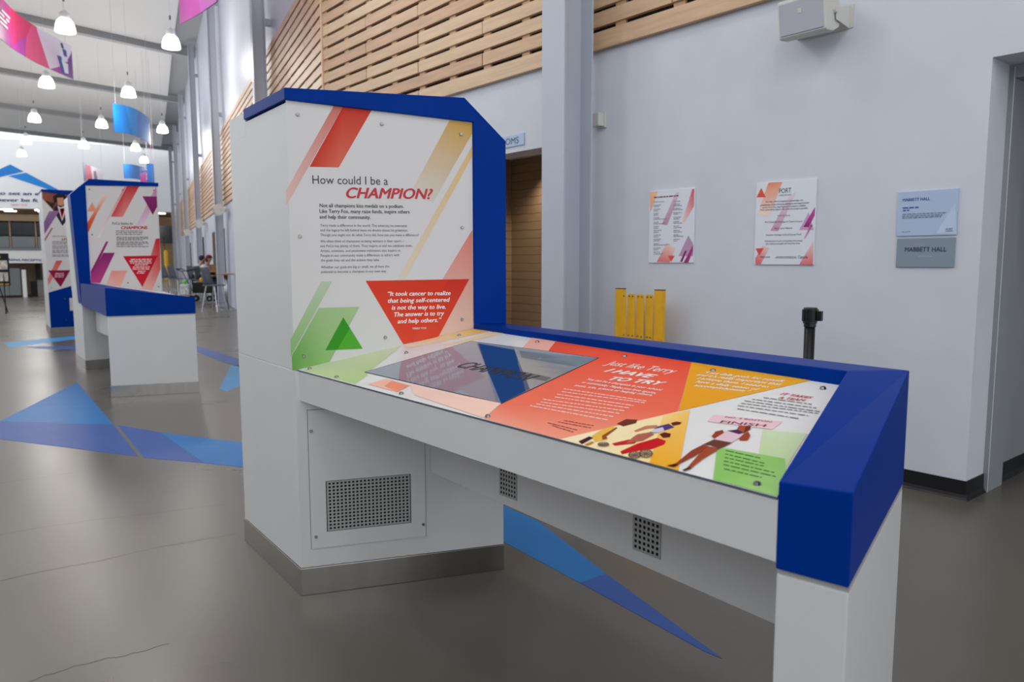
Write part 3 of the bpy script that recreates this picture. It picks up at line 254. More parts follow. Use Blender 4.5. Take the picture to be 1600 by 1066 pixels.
# ---- flat print: shapes with corner colours, and lettering
def gfx(name, polys, fmap, mt, parent, layer=1, grid=None, step=None):
    step = step or PSTEP
    bm = bmesh.new(); cl = bm.loops.layers.float_color.new('Col')
    for i, (pts, cols) in enumerate(polys):
        vs = [bm.verts.new((p[0], p[1], (layer+i*.5)*step)) for p in pts]
        f = bm.faces.new(vs)
        for k, l in enumerate(f.loops): l[cl] = lin(cols[k % len(cols)])
    bmesh.ops.triangulate(bm, faces=bm.faces[:])
    if grid:
        for ax in (0, 1):
            lo = min(v.co[ax] for v in bm.verts); hi = max(v.co[ax] for v in bm.verts)
            k = math.ceil(lo/grid)
            while k*grid < hi:
                no = Vector((0, 0, 0)); no[ax] = 1; co = Vector((0, 0, 0)); co[ax] = k*grid
                bmesh.ops.bisect_plane(bm, geom=bm.verts[:]+bm.edges[:]+bm.faces[:], plane_co=co, plane_no=no); k += 1
    for v in bm.verts: v.co = fmap(v.co.x, v.co.y, v.co.z)
    me = bpy.data.meshes.new(name); bm.to_mesh(me); bm.free()
    return put(name, me, mt, parent)
def greek(name, lines, h, col, fmap, mt, parent, layer=8, grid=None, up=1):
    """rows of small print too fine to read, broken into word-length dashes"""
    rnd = random.Random(name+str(len(lines))); polys = []
    for p0, p1 in lines:
        p0, p1 = Vector(p0), Vector(p1); L = (p1-p0).length; d = (p1-p0)/L; q = Vector((-d.y, d.x))*h*up; x = 0
        while x < L:
            w = min(h*rnd.uniform(1.4, 5), L-x)
            if w < h*.6: break
            a = p0+d*x; b = p0+d*(x+w); polys.append(((a, b, b+q, a+q), (col,)*4)); x += w+h*.75
    return _greek(name, polys, fmap, mt, parent, layer)
def _greek(name, polys, fmap, mt, parent, layer):
    vs = []; fs = []; cols = []
    for pts, c in polys:
        k = len(vs); vs += [fmap(p[0], p[1], layer*PSTEP) for p in pts]; fs.append((k, k+1, k+2, k+3)); cols += list(c)
    me = mesh(name, vs, fs); at = me.color_attributes.new('Col', 'FLOAT_COLOR', 'CORNER')
    for i, c in enumerate(cols): at.data[i].color = lin(c)
    return put(name, me, mt, parent)
PENDING = []
def lettering(name, lines, fmap, mt, parent, bold=0, shear=0, layer=8, kx=1.0):
    """queue text lines (string, left baseline, right baseline, cap height) to become one flat mesh"""
    PENDING.append((name, lines, fmap, mt, parent, bold, shear, layer, kx))
def flush_lettering():
    items = []
    for job in PENDING:
        name, lines, fmap, mt, parent, bold, shear, layer, kx = job; obs = []
        for ln in lines:
            cu = bpy.data.curves.new('lettering', 'FONT'); cu.body = ln[0]; cu.size = 1; cu.shear = shear
            cu.resolution_u = 2 if ln[3] < .03 else 4
            ob = bpy.data.objects.new('lettering', cu); COL.objects.link(ob); obs.append(ob)
        items.append((job, obs))
    cu = bpy.data.curves.new('lettering', 'FONT'); cu.body = 'H'; href = bpy.data.objects.new('lettering', cu); COL.objects.link(href)
    dg = bpy.context.evaluated_depsgraph_get(); dg.update()
    hm = bpy.data.meshes.new_from_object(href.evaluated_get(dg)); caph = max(v.co.y for v in hm.vertices)
    bpy.data.meshes.remove(hm); bpy.data.objects.remove(href)
    for job, obs in items:
        name, lines, fmap, mt, parent, bold, shear, layer, kx = job; vs = []; fs = []
        for ob, ln in zip(obs, lines):
            me = bpy.data.meshes.new_from_object(ob.evaluated_get(dg))
            p0, p1 = Vector(ln[1]), Vector(ln[2]); d = p1-p0; L = d.length; d /= L; q = Vector((-d.y, d.x))
            x0 = min(v.co.x for v in me.vertices); x1 = max(v.co.x for v in me.vertices); sx = L/(x1-x0); sy = ln[3]/caph
            sh = [(0, 0)] if not bold else [(-bold, 0), (bold, 0), (0, -bold*.5), (0, bold*.5)]
            for ci, (bx_, by_) in enumerate(sh):
                k = len(vs)
                for v in me.vertices:
                    w = p0+d*((v.co.x-x0+bx_)*sx)+q*((v.co.y+by_)*sy); vs.append(fmap(w.x, w.y, (layer+ci*.2)*PSTEP))
                fs += [tuple(i+k for i in p.vertices) for p in me.polygons]
            bpy.data.meshes.remove(me); bpy.data.objects.remove(ob)
        put(name, mesh(name, vs, fs), mt, parent)

# ------------------------------------------------------------------ materials
WHITE = (214, 213, 212)
mat('wall_paint', (208, 211, 220), .6, noise=.03, nscale=3, bump=.05, bscale=180)
mat('far_paint', (206, 212, 228), .35, noise=.02, nscale=2)
mat('white_laminate', WHITE, .38, noise=.01, nscale=5, bump=.02, bscale=220)
mat('blue_laminate', (0, 50, 140), .34, noise=.03, nscale=6, spec=.04)
mat('panel_white', (216, 213, 212), .34, spec=.3)
mat('table_white', (232, 231, 230), .3, spec=.35)
mat('steel', (176, 171, 164), .22, 1, noise=.08, nscale=14, stretch=(1, 1, .05))
mat('screw', (150, 146, 140), .25, 1)
mat('black_backing', (8, 8, 9), .9)  # black of the cladding backing and of the painted-in vent shade
mat('vent_grey', (168, 168, 165), .5)
mat('seam', (70, 70, 70), .8)
mat('baseboard', (20, 20, 24), .35, noise=.1, nscale=20)
mat('wood', (208, 172, 138), .45, noise=.12, nscale=3, bump=.08, bscale=20, stretch=(1.5, .7, 9))
mat('wood2', (200, 160, 128), .45, noise=.14, nscale=3, bump=.08, bscale=20, stretch=(1.5, .8, 8))
mat('wood3', (214, 182, 148), .45, noise=.1, nscale=3, bump=.08, bscale=20, stretch=(1.5, .6, 10))
mat('spacer_wood', (190, 150, 112), .5, noise=.1, nscale=6)
mat('steel_paint', (186, 191, 203), .35, noise=.02, nscale=3)
mat('ceiling_white', (234, 234, 233), .6)
mat('end_white', (240, 240, 240), .6)
mat('beam_grey', (172, 174, 176), .5)
mat('dark_metal', (46, 48, 52), .45, .6)
mat('tile', (150, 126, 100), .4, noise=.06, nscale=10)
mat('grout', (176, 150, 118), .8)
mat('yellow', (232, 172, 12), .4, noise=.05, nscale=20)
mat('black_plastic', (14, 14, 16), .35)
mat('black_metal', (12, 12, 14), .4, .3)
mat('offwhite_plastic', (206, 205, 200), .45)
mat('grille_cloth', (182, 184, 194), .6, bump=.3, bscale=900)
mat('poster_white', (226, 229, 238), .4)
mat('sign_blue', (176, 194, 222), .35)
mat('sign_grey', (136, 150, 164), .3)
mat('edge_dark', (84, 94, 112), .4)
mat('door_frame', (142, 146, 150), .45, noise=.04, nscale=6)
mat('lamp_glass', (250, 250, 248), .4, emit=(255, 250, 240), estr=9)
mat('lamp_neck', (215, 215, 215), .35, .2)
mat('soffit', (150, 126, 100), .7)
mat('beige', (186, 162, 132), .7, noise=.1, nscale=2)
mat('dark_glass', (34, 42, 46), .12)
mat('grey_glass', (120, 128, 130), .15)
mat('stone', (120, 116, 110), .5, noise=.15, nscale=8)
mat('stair_yellow', (176, 150, 48), .6)
mat('chair_grey', (88, 98, 106), .45)
mat('chrome', (180, 182, 186), .25, 1)
mat('table_wood', (168, 128, 96), .5, noise=.1, nscale=6)
mat('skin', (188, 132, 106), .6)
mat('shirt_white', (214, 216, 222), .8, noise=.06, nscale=9)
mat('trousers', (30, 30, 36), .8)
mat('cap_maroon', (110, 20, 50), .8)
mat('hair', (26, 20, 20), .7)
mat('rubber', (18, 18, 18), .7)
mat('bag', (200, 202, 204), .7, noise=.5, nscale=18)
mat('cart_black', (16, 17, 19), .7)
mat('green', (90, 210, 40), .6)
mat('kraft', (190, 148, 104), .8)
mat('banner_blue', (14, 112, 192), .45, noise=.18, nscale=.9)
mat('banner_magenta', (172, 20, 150), .45, noise=.12, nscale=1.2)
mat('cord_grey', (200, 200, 200), .6)
mat('cable', (190, 190, 190), .5)
mat('decal_blue', (46, 122, 190), .42, noise=.06, nscale=4, spec=.15)
mat('decal_violet', (62, 96, 168), .42, noise=.06, nscale=4, spec=.15)
mat('decal_light', (78, 160, 218), .42, noise=.06, nscale=3, spec=.15)
mat('crack', (70, 66, 61), .7)
for nm, c in dict(ink=(52, 54, 72), ink_body=(92, 90, 92), ink_red=(196, 22, 40), ink_white=(246, 244, 240), ink_blue=(36, 78, 150), ink_navy=(36, 56, 110), ink_maroon=(120, 30, 44), ink_dark=(34, 34, 40), ink_pink=(206, 110, 130), ink_teal=(46, 60, 84)).items(): mat(nm, c, .45)
attr_mat('print', .42, .14); attr_mat('print_table', .6, .03); attr_mat('print_matt', .5); attr_mat('screen', .06, .6, emit=.42, base=0); attr_mat('banner_print', .5)
# polished concrete
fm = mat('concrete', (128, 122, 112), .2)
nt = fm.node_tree; b = nt.nodes['Principled BSDF']; tc = nt.nodes.new('ShaderNodeTexCoord')
n1 = nt.nodes.new('ShaderNodeTexNoise'); n1.inputs['Scale'].default_value = .7; n1.inputs['Detail'].default_value = 4; n1.inputs['Roughness'].default_value = .5
n2 = nt.nodes.new('ShaderNodeTexNoise'); n2.inputs['Scale'].default_value = 30; n2.inputs['Detail'].default_value = 3
mx = nt.nodes.new('ShaderNodeMath'); mx.operation = 'MULTIPLY_ADD'; mx.inputs[1].default_value = .1
rp = nt.nodes.new('ShaderNodeValToRGB'); rp.color_ramp.elements[0].position = .25; rp.color_ramp.elements[1].position = .9
rp.color_ramp.elements[0].color = lin((86, 81, 73)); rp.color_ramp.elements[1].color = lin((112, 106, 97))
nt.links.new(tc.outputs['Object'], n1.inputs['Vector']); nt.links.new(tc.outputs['Object'], n2.inputs['Vector'])
nt.links.new(n2.outputs['Fac'], mx.inputs[0]); nt.links.new(n1.outputs['Fac'], mx.inputs[2]); nt.links.new(mx.outputs[0], rp.inputs['Fac']); nt.links.new(rp.outputs['Color'], b.inputs['Base Color'])
rr = nt.nodes.new('ShaderNodeMapRange'); rr.inputs['To Min'].default_value = .22; rr.inputs['To Max'].default_value = .36
nt.links.new(n1.outputs['Fac'], rr.inputs['Value']); nt.links.new(rr.outputs[0], b.inputs['Roughness'])
b.inputs['Specular IOR Level'].default_value = .55

# ------------------------------------------------------------------ the hall: floor, walls, ceiling
XW = 4.787
HA = math.radians(13.5); DV = Vector((math.sin(HA), math.cos(HA), 0)); NV = Vector((DV.y, -DV.x, 0)); B0 = Vector((XW, 9.9, 0))
EQ = Vector(D['EQ'])
floor = tag(box('floor', (-8, 30, -10, 82, -.2, 0), 'concrete'), kind='structure')
for pl in D['CR']:      # hairline cracks
    bm = bmesh.new(); L = []; R_ = []
    pts = []
    for a, c in zip(pl[:-1], pl[1:]):
        for k in range(5):
            t = k/5; pts.append(Vector((a[0]+(c[0]-a[0])*t+random.uniform(-.003, .003), a[1]+(c[1]-a[1])*t+random.uniform(-.008, .008))))
    for p in pts:
        L.append(bm.verts.new((p.x, p.y-.0011, .0006))); R_.append(bm.verts.new((p.x, p.y+.0011, .0006)))
    for i in range(len(L)-1): bm.faces.new((L[i], L[i+1], R_[i+1], R_[i]))
    put('hairline_crack', bmesh_to('hairline_crack', bm), 'crack', floor)

# right-hand wall with its two openings
bm = bmesh.new(); T = .264
add_box(bm, XW, XW+T, 1.659, 5.05, 0, 10.6)           # between the openings
add_box(bm, XW, XW+T, 5.05, 6.75, 2.459, 10.6)        # over the washroom opening
add_box(bm, XW, XW+T, 6.75, 9.9, 0, 10.6)
add_box(bm, XW, XW+T, -4, 1.659, 2.516, 10.6)         # over the hall door
add_box(bm, XW, XW+T, -8, -1.2, 0, 2.516)
wall_right = tag(put('wall_right', bmesh_to('wall_right', bm), 'wall_paint'), kind='structure')
# rear side of the corridor behind the hall door
wc = tag(box('wall_corridor', (5.29, 9, 1.673, 1.8, 0, 2.75), 'door_frame'), kind='structure')
tag(box('wall_corridor_end', (9, 9.1, -4, 1.8, 0, 2.75), 'wall_paint'), kind='structure')
tag(box('ceiling_corridor', (5.29, 9.1, -4, 1.8, 2.75, 2.85), 'ceiling_white'), kind='structure')
dfr = tag(box('door_frame_1', (5.051, 5.29, 1.63, 1.72, 0, 2.5), 'door_frame', None, .003), kind='structure')
box('frame_head', (5.051, 5.29, -1.2, 1.63, 2.44, 2.56), 'door_frame', dfr, .003)
box('stop_strip', (5.047, 5.052, 1.6285, 1.632, 0, 2.5), 'offwhite_plastic', dfr)
# baseboards with a rounded cove
def cove(name, path, mt):
    bm = bmesh.new(); prof = [(0, .112), (.006, .112), (.008, .03), (.014, .012), (.024, 0), (0, 0)]
    rings = []
    for (px, py, nx, ny) in path: rings.append([bm.verts.new((px+nx*o, py+ny*o, z)) for o, z in prof])
    for a, c in zip(rings[:-1], rings[1:]):
        for i in range(len(prof)): bm.faces.new((a[i], a[(i+1) % len(prof)], c[(i+1) % len(prof)], c[i]))
    bm.faces.new(rings[0]); bm.faces.new(rings[-1][::-1])
    return tag(put(name, bmesh_to(name, bm), mt), kind='structure')
cove('baseboard_right', [(XW, 5.05, -1, 0), (XW, 1.659, -1, -1), (5.05, 1.659, 0, -1)], 'baseboard')
cove('baseboard_corridor', [(5.29, 1.673, 0, -1), (9, 1.673, 0, -1)], 'baseboard')
# washroom lobby: tiled back wall in long courses
wl = tag(box('wall_lobby', (5.93, 6.05, 3.2, 7.27, 0, 2.7), 'grout'), kind='structure')
t0 = None
for k in range(27):
    z = .004+k*.098
    if t0 is None: t0 = box('tile', (5.915, 5.935, 3.2, 7.25, z, z+.094), 'tile', wl, .002)
    else: dup(t0, (random.uniform(-.001, .001), 0, k*.098), wl)
we = tag(box('wall_lobby_end', (5.05, 5.93, 7.262, 7.36, 0, 2.7), 'grout'), kind='structure')
t0 = None
for k in range(27):
    z = .004+k*.098
    if t0 is None: t0 = box('tile', (5.05, 5.913, 7.245, 7.265, z, z+.094), 'tile', we, .002)
    else: dup(t0, (0, 0, k*.098), we)
tag(box('ceiling_lobby', (5.05, 6.05, 3.2, 7.36, 2.62, 2.7), 'ceiling_white'), kind='structure')
tag(box('wall_lobby_near', (5.05, 6.05, 3.1, 3.2, 0, 2.7), 'beige'), kind='structure')
ld = thing('recessed_downlight', (5.72, 6.45, 2.6), 'small recessed downlight in the washroom lobby ceiling, above the brown tiles', 'lamp')
bm = bmesh.new(); add_lathe(bm, (5.72, 6.45, 2.6), [(.06, 0), (.06, .02)], 16); put('trim_ring', bmesh_to('trim_ring', bm), 'offwhite_plastic', ld)
l = bpy.data.lights.new('lobby_light', 'SPOT'); l.energy = 60; l.color = (1, .82, .6); l.spot_size = 2.0; l.spot_blend = .8; l.shadow_soft_size = .05
lo = bpy.data.objects.new('lobby_light', l); COL.objects.link(lo); lo.parent = ld; lo.location = (0, 0, -.01)

# far stretch of the wall, end wall, ceiling
bm = bmesh.new(); P0 = B0; P1 = B0+DV*59
add_prism(bm, [(P0.x, P0.y), (P0.x+NV.x*.3, P0.y+NV.y*.3), (P1.x+NV.x*.3, P1.y+NV.y*.3), (P1.x, P1.y)], 0, 10.6)
wall_far = tag(put('wall_far', bmesh_to('wall_far', bm), 'far_paint'), kind='structure')
def endp(h, z, off=0): return EQ+NV*h-DV*off+Vector((0, 0, z))
bm = bmesh.new()
a, c = endp(0, 0), endp(-16, 0); add_prism(bm, [(a.x, a.y), (c.x, c.y), (c.x+DV.x*.4, c.y+DV.y*.4), (a.x+DV.x*.4, a.y+DV.y*.4)], 5.45, 10.6)
wall_end = tag(put('wall_end', bmesh_to('wall_end', bm), 'end_white'), kind='structure')
bm = bmesh.new(); c = endp(-17, 0)+DV*9; add_obox(bm, c+Vector((0, 0, 2.75)), NV*17.4, DV*.1, Vector((0, 0, 2.75)))
tag(put('wall_end_rear', bmesh_to('wall_end_rear', bm), 'beige'), kind='structure')
bm = bmesh.new(); c = endp(-17, 0)+DV*4.6; add_obox(bm, c+Vector((0, 0, 5.55)), NV*17.4, DV*4.2, Vector((0, 0, .09)))
tag(put('ceiling_end', bmesh_to('ceiling_end', bm), 'soffit'), kind='structure')
bm = bmesh.new(); c = endp(0.1, 0)+DV*4.6; add_obox(bm, c+Vector((0, 0, 2.75)), NV*.1, DV*4.6, Vector((0, 0, 2.75)))
tag(put('wall_end_side', bmesh_to('wall_end_side', bm), 'beige'), kind='structure')
tag(prism('ceiling', [(-8, -10), (30, -10), (30, 66.9), (18.6, 65.3), (3, 61.9), (.5, 28), (-8, 26)], 10.6, 10.8, 'beam_grey'), kind='structure')  # left and far edges cut short to let daylight in
tag(box('wall_left_unseen', (-8.2, -8, -10, 26, 0, 4.6), 'wall_paint'), kind='structure')   # unseen wall sized to shape the daylight, which enters above and beyond it
# ceiling panels and steel beams between them
BD = Vector((.978, .208, 0)); ends = [Vector((10.84, 35.13, 0)), Vector((13.37, 45.4, 0)), Vector((15.73, 55.14, 0)), Vector((18.08, 65.0, 0))]
ends = [ends[0]-Vector((2.4, 10.1, 0))*k for k in (4, 3, 2, 1)]+ends
cl = bpy.data.objects['ceiling']
for i, e in enumerate(ends):
    xl = -7.6 if e.y < 28 else .5+(e.y-28)*.065
    q = [e, e-BD*((e.x-xl)/BD.x)]
    c = (q[0]+q[1])/2; bm = bmesh.new()
    for dz, w, h in ((10.22, .14, .02), (10.40, .02, .16), (10.57, .14, .02)):
        add_obox(bm, Vector((c.x, c.y, dz)), (q[0]-q[1])*.515, Vector((-BD.y, BD.x, 0))*w, Vector((0, 0, h)))
    put('beam', bmesh_to('beam', bm), 'beam_grey', cl)
    if i < len(ends)-1:
        f = ends[i+1]; s = .35; e0, f0 = e-BD*1.0+DV*s, f-BD*1.0-DV*s
        bm = bmesh.new(); add_prism(bm, [(e0.x, e0.y), (f0.x, f0.y), (xl+.1, f0.y-BD.y*(f0.x-xl-.1)/BD.x), (xl+.1, e0.y-BD.y*(e0.x-xl-.1)/BD.x)], 10.42, 10.48)
        put('panel', bmesh_to('panel', bm), 'ceiling_white', cl)

# timber cladding: staggered 2.4 m boards with open slots and spacer blocks
def cladding(parent, org, d, nrm, rows, jl, s_end, seglen, depth, mats, spacers=True):
    """boards run along d from org; nrm points into the hall"""
    protos = {}
    zb = 3.172
    for r in range(rows+1):
        z0 = zb if r == 0 else 3.358+(r-1)*.1545
        h = .146 if r == 0 else .1205
        s = 0.0 if r % 2 == 0 else -seglen/2
        if r == 0: s = 0
        while s < s_end:
            a = max(s, 0); e = min(s+seglen, s_end); s += seglen
            if e-a < .05: continue
            key = (round(e-a, 3), r == 0, random.randint(0, 2)); dep = depth+random.uniform(-.004, .004)
            sh = d*(a+.006)+nrm*random.uniform(-.003, .003)+Vector((0, 0, z0))
            if key not in protos:
                bm = bmesh.new(); L = e-a-.012
                add_ext(bm, [org, org+d*L, org+d*L+nrm*depth, org+nrm*depth], (0, 0, h)); bev(bm, .003, 1)
                o = put('board', bmesh_to('board', bm), mats[key[2]], parent); protos[key] = o; o.location = sh
            else:
                o = protos[key]; c = o.copy(); COL.objects.link(c); c.parent = parent; c.location = sh
    if spacers:
        sp = None; s = 0
        while s < s_end-.05:
            for r in range(rows):
                z0 = 3.318+r*.1545 if r else 3.318
                for w in (0,):
                    sh = d*(s+.004)+Vector((0, 0, z0))
                    if sp is None:
                        bm = bmesh.new(); add_ext(bm, [org, org+d*.11, org+d*.11+nrm*(depth*.6), org+nrm*(depth*.6)], (0, 0, .04))
                        sp = put('spacer', bmesh_to('spacer', bm), 'spacer_wood', parent); sp.location = sh
                    else:
                        c = sp.copy(); COL.objects.link(c); c.parent = parent; c.location = sh
            s += .6
WM = ['wood', 'wood2', 'wood3']
near_org = Vector((XW-.004, 9.87, 0)); ND = Vector((0, -1, 0)); NN = Vector((-1, 0, 0))
bk = box('cladding_backing', (XW-.006, XW+.001, 1.66, 9.9, 3.2, 5.46), 'black_backing', wall_right)
cladding(wall_right, near_org, ND, NN, 14, None, 8.2, 2.4, .045, WM)
bm = bmesh.new(); add_ext(bm, [B0, B0+DV*56, B0+DV*56-NV*.006, B0-NV*.006], (0, 0, 2.27)); me = bmesh_to('cladding_backing', bm); me.transform(Matrix.Translation((0, 0, 3.2)))
put('cladding_backing', me, 'black_backing', wall_far)
cladding(wall_far, B0-NV*.004+DV*.02, DV, -NV, 14, None, 14.4, 2.4, .045, WM)
cladding(wall_far, B0-NV*.004+DV*14.45, DV, -NV, 14, None, 41, 20.5, .045, WM, spacers=False)
box('corner_post', (XW-.06, XW-.005, 9.865, 9.905, 3.172, 5.46), 'wood3', wall_right)

# steel columns
def column(base, d, nrm, front, back, label, z1=10.4, fw=.135, strut=True):
    """d along the wall, nrm into the hall; front/back: distances of flange faces from the wall plane"""
    t = thing('steel_column', base, label, 'column', 'grey steel columns along the wall'); U = Vector((0, 0, z1/2)); C0 = Vector(base)+U
    tf = .018
    obox('flange', C0+nrm*(front-tf/2), d*fw, nrm*(tf/2), U, 'steel_paint', t)
    obox('flange', C0+nrm*(back+tf/2), d*fw, nrm*(tf/2), U, 'steel_paint', t)
    obox('web', C0+nrm*((front+back)/2), d*.007, nrm*((front-back)/2-tf), U, 'steel_paint', t)
    obox('base_plate', Vector(base)+nrm*((front+back)/2)+Vector((0, 0, .012)), d*.2, nrm*.2, Vector((0, 0, .012)), 'steel_paint', t)
    if strut:
        for z in (5.9, 9.2): obox('strut', Vector(base)+nrm*(back*.5)+Vector((0, 0, z)), d*.04, nrm*(back*.5), Vector((0, 0, .06)), 'steel_paint', t)
    return t
column((XW, 4.72, 0), Vector((0, 1, 0)), NN, XW-4.291, XW-4.618, 'pale grey steel column beside the washroom doorway, right behind the big display kiosk', 10.4, strut=True)
cl_lab = ['grey steel column rising behind the left edge of the nearest kiosk tower', 'grey steel column right of the seated people and the cart', 'grey steel column standing behind the two seated people', 'grey steel column left of the seated people, fourth from the nearest', 'grey steel column just before the far stairs', 'last and farthest grey steel column beside the white end wall']
for s, lb in zip((4.65, 14.65, 24.6, 35.0, 45.2, 55.4), cl_lab):
    column(tuple(B0+DV*s), DV, -NV, .36, .12, lb)
# lower glazing along the far wall
wk = 0
for s in (16.4, 19.2, 26.2, 29.4, 37, 40.2):
    wk += 1; c = B0+DV*s
    w = obox('window_%d' % wk, c-NV*.03+Vector((0, 0, 1.28)), DV*.75, NV*.03, Vector((0, 0, 1.2)), 'dark_metal'); tag(w, kind='structure')
    for k in (-1, 1): obox('pane', c+DV*(k*.37)-NV*.058+Vector((0, 0, 1.3)), DV*.34, NV*.004, Vector((0, 0, 1.1)), 'dark_glass', w)
# end wall emblem and lettering
def f_end(h, z, o): return endp(h, z, .02+o*20)
put_em = gfx('emblem', D['EB'], f_end, 'print_matt', wall_end)
lettering('quote_lettering', D['ET'], f_end, 'ink_navy', wall_end, bold=.03, shear=.12)
lettering('quote_name', D['ETn'], f_end, 'ink_pink', wall_end)
# stairs at the far end
st = thing('staircase', tuple(endp(-1.0, 0)), 'yellow-edged staircase climbing at the far end of the hall', 'staircase')
for k in range(14):
    obox('step', endp(-1.25, .09+k*.17, 1.2-k*.3), NV*.95, DV*.16, Vector((0, 0, .085)), 'stone', st); obox('nosing', endp(-1.25, .15+k*.17, 1.37-k*.3), NV*.95, DV*.012, Vector((0, 0, .03)), 'stair_yellow', st)
bm = bmesh.new(); add_tube(bm, endp(-.9, 1.1, 1.6), endp(-.9, 3.6, -2.8), .05, n=8); add_tube(bm, endp(-.9, 0, 1.6), endp(-.9, 1.1, 1.6), .05, n=8)
put('handrail', bmesh_to('handrail', bm), 'chrome', st)
tag(obox('trim_1', endp(-1.2, 3.7, -2.6), NV*1.1, DV*.1, Vector((0, 0, .75)), 'dark_glass'), kind='structure')
yb_ = thing('yellow_bollard', tuple(EQ-DV*3-NV*.9), 'yellow post at the foot of the last columns', 'post')
bm = bmesh.new(); b_ = EQ-DV*3-NV*.9; add_lathe(bm, b_, [(.22, 0), (.22, .05), (.16, .08), (.16, 2.2), (.1, 2.28)], 12); put('post', bmesh_to('post', bm), 'yellow', yb_)

# ------------------------------------------------------------------ pendant lamps
def pendant(loc, label):
    x, y, z = loc; t = thing('pendant_lamp', (x, y, z), label, 'lamp', 'bell-shaped pendant lamps in rows')
    bm = bmesh.new(); add_lathe(bm, (x, y, z), [(.225, 0), (.224, .05), (.21, .14), (.178, .24), (.13, .30), (.08, .325), (.02, .33)], 24)
    put('shade', bmesh_to('shade', bm), 'lamp_glass', t, smooth=True)
    bm = bmesh.new(); add_lathe(bm, (x, y, z+.285), [(.118, 0), (.122, .05), (.11, .16), (.07, .2), (.03, .225)], 20); put('housing', bmesh_to('housing', bm), 'lamp_neck', t, smooth=True)
    tube('cord', (x, y, z+.5), (x, y, 10.45), .004, 'cord_grey', t, n=6)
    tube('hook', (x, y, z+.72), (x, y, z+.82), .02, 'dark_metal', t, n=8)
    l = bpy.data.lights.new('pendant_light', 'POINT'); l.energy = PENDANT_W; l.color = (1, .96, .9); l.shadow_soft_size = .27
    lo = bpy.data.objects.new('pendant_light', l); COL.objects.link(lo); lo.parent = t; lo.location = (0, 0, -.3)
    return t
PL = [((3.67, 21.77), 'largest pendant lamp, top left beside the curved purple banner'), ((6.08, 21.62), 'pendant lamp hanging nearest the grey columns, top row'),
 ((4.24, 28.86), 'pendant lamp hanging just under the curved purple banner'), ((6.63, 28.77), 'pendant lamp between the purple banner and the blue banner, second row'),
 ((4.81, 36.16), 'leftmost pendant lamp of the third row'), ((7.18, 35.93), 'pendant lamp left of the hanging blue banner, third row'), ((9.51, 35.69), 'pendant lamp right of the hanging blue banner, third row'),
 ((5.33, 43.07), 'leftmost pendant lamp of the fourth row'), ((7.72, 42.86), 'middle pendant lamp of the fourth row'), ((9.92, 42.21), 'pendant lamp under the blue banner, fourth row'),
 ((5.73, 48.24), 'lowest left pendant lamp above the blue mountain emblem'), ((11.46, 47.03), 'lowest right pendant lamp above the farthest banners')]
PL += [((3.0, 13.8), 'pendant lamp above the second kiosk, over the top of the view'), ((.5, 14.0), 'pendant lamp over the open floor left of the second kiosk'), ((.0, 6.6), 'pendant lamp over the blue floor triangle'), ((2.5, 6.5), 'pendant lamp above the rear of the nearest kiosk'), ((-.4, -.6), 'pendant lamp behind the viewer'), ((2.1, -.7), 'pendant lamp above the near end of the kiosk table')]  # unseen lamps added in the same grid for their light on the near hall
for (x, y), lb in PL: pendant((x, y, 7.0), lb)

# ------------------------------------------------------------------ hanging banners
def banner(name, ctl, h, label, cf, cb, polys=None, cables=True):
    """ctl: plan points of the top edge with z (list of (x,y,z)); a curved sheet with a lighter-coloured back"""
    n = 16; t = thing(name, ctl[0], label, 'banner', 'curved banners hanging from the ceiling')
    def cr(i):
        u = i/n*(len(ctl)-1); k = min(int(u), len(ctl)-2); f = u-k
        p = [Vector(ctl[max(0, min(len(ctl)-1, k+j))]) for j in (-1, 0, 1, 2)]
        return .5*((2*p[1])+(-p[0]+p[2])*f+(2*p[0]-5*p[1]+4*p[2]-p[3])*f*f+(-p[0]+3*p[1]-3*p[2]+p[3])*f**3)
    pts = [cr(i) for i in range(n+1)]
    def sheet(nm, off, mt, w0=0, w1=1, v0=0, v1=1):
        vs = []; fs = []
        for i in range(n+1):
            a = pts[max(i-1, 0)]; b2 = pts[min(i+1, n)]; nr = Vector((-(b2-a).y, (b2-a).x, 0)).normalized()*off
            hh = h[0]+(h[1]-h[0])*i/n
            vs += [pts[i]+nr, pts[i]+nr-Vector((0, 0, hh))]
        for i in range(n): fs.append((2*i, 2*i+1, 2*i+3, 2*i+2))
        return vs, fs
    va, fa = sheet('f', -.006, cf); vb, fb = sheet('b', .006, cb)
    put('front_sheet', mesh('front_sheet', va, fa), cf, t, smooth=True); put('back_sheet', mesh('back_sheet', vb, fb), cb, t, smooth=True)
    if cables:
        for i in (1, n-1): tube('cable', pts[i], (pts[i].x, pts[i].y, 10.42), .006, 'cable', t, n=6)
    def fm(a_, v, o):
        i = max(0, min(n-1e-6, a_*n)); k = int(i); f = i-k; p = pts[k].lerp(pts[k+1], f); q = pts[k+1]-pts[k]; nr = Vector((-q.y, q.x, 0)).normalized()
        hh = h[0]+(h[1]-h[0])*a_; return p-nr*(.008+o*4)-Vector((0, 0, hh*v))
    if polys: gfx('print', polys, fm, 'banner_print', t, grid=.0625)
    return t, fm
WHT, PNK, RED_, MAG, PUR = (228, 226, 236), (222, 60, 120), (206, 0, 84), (158, 24, 120), (108, 34, 130)
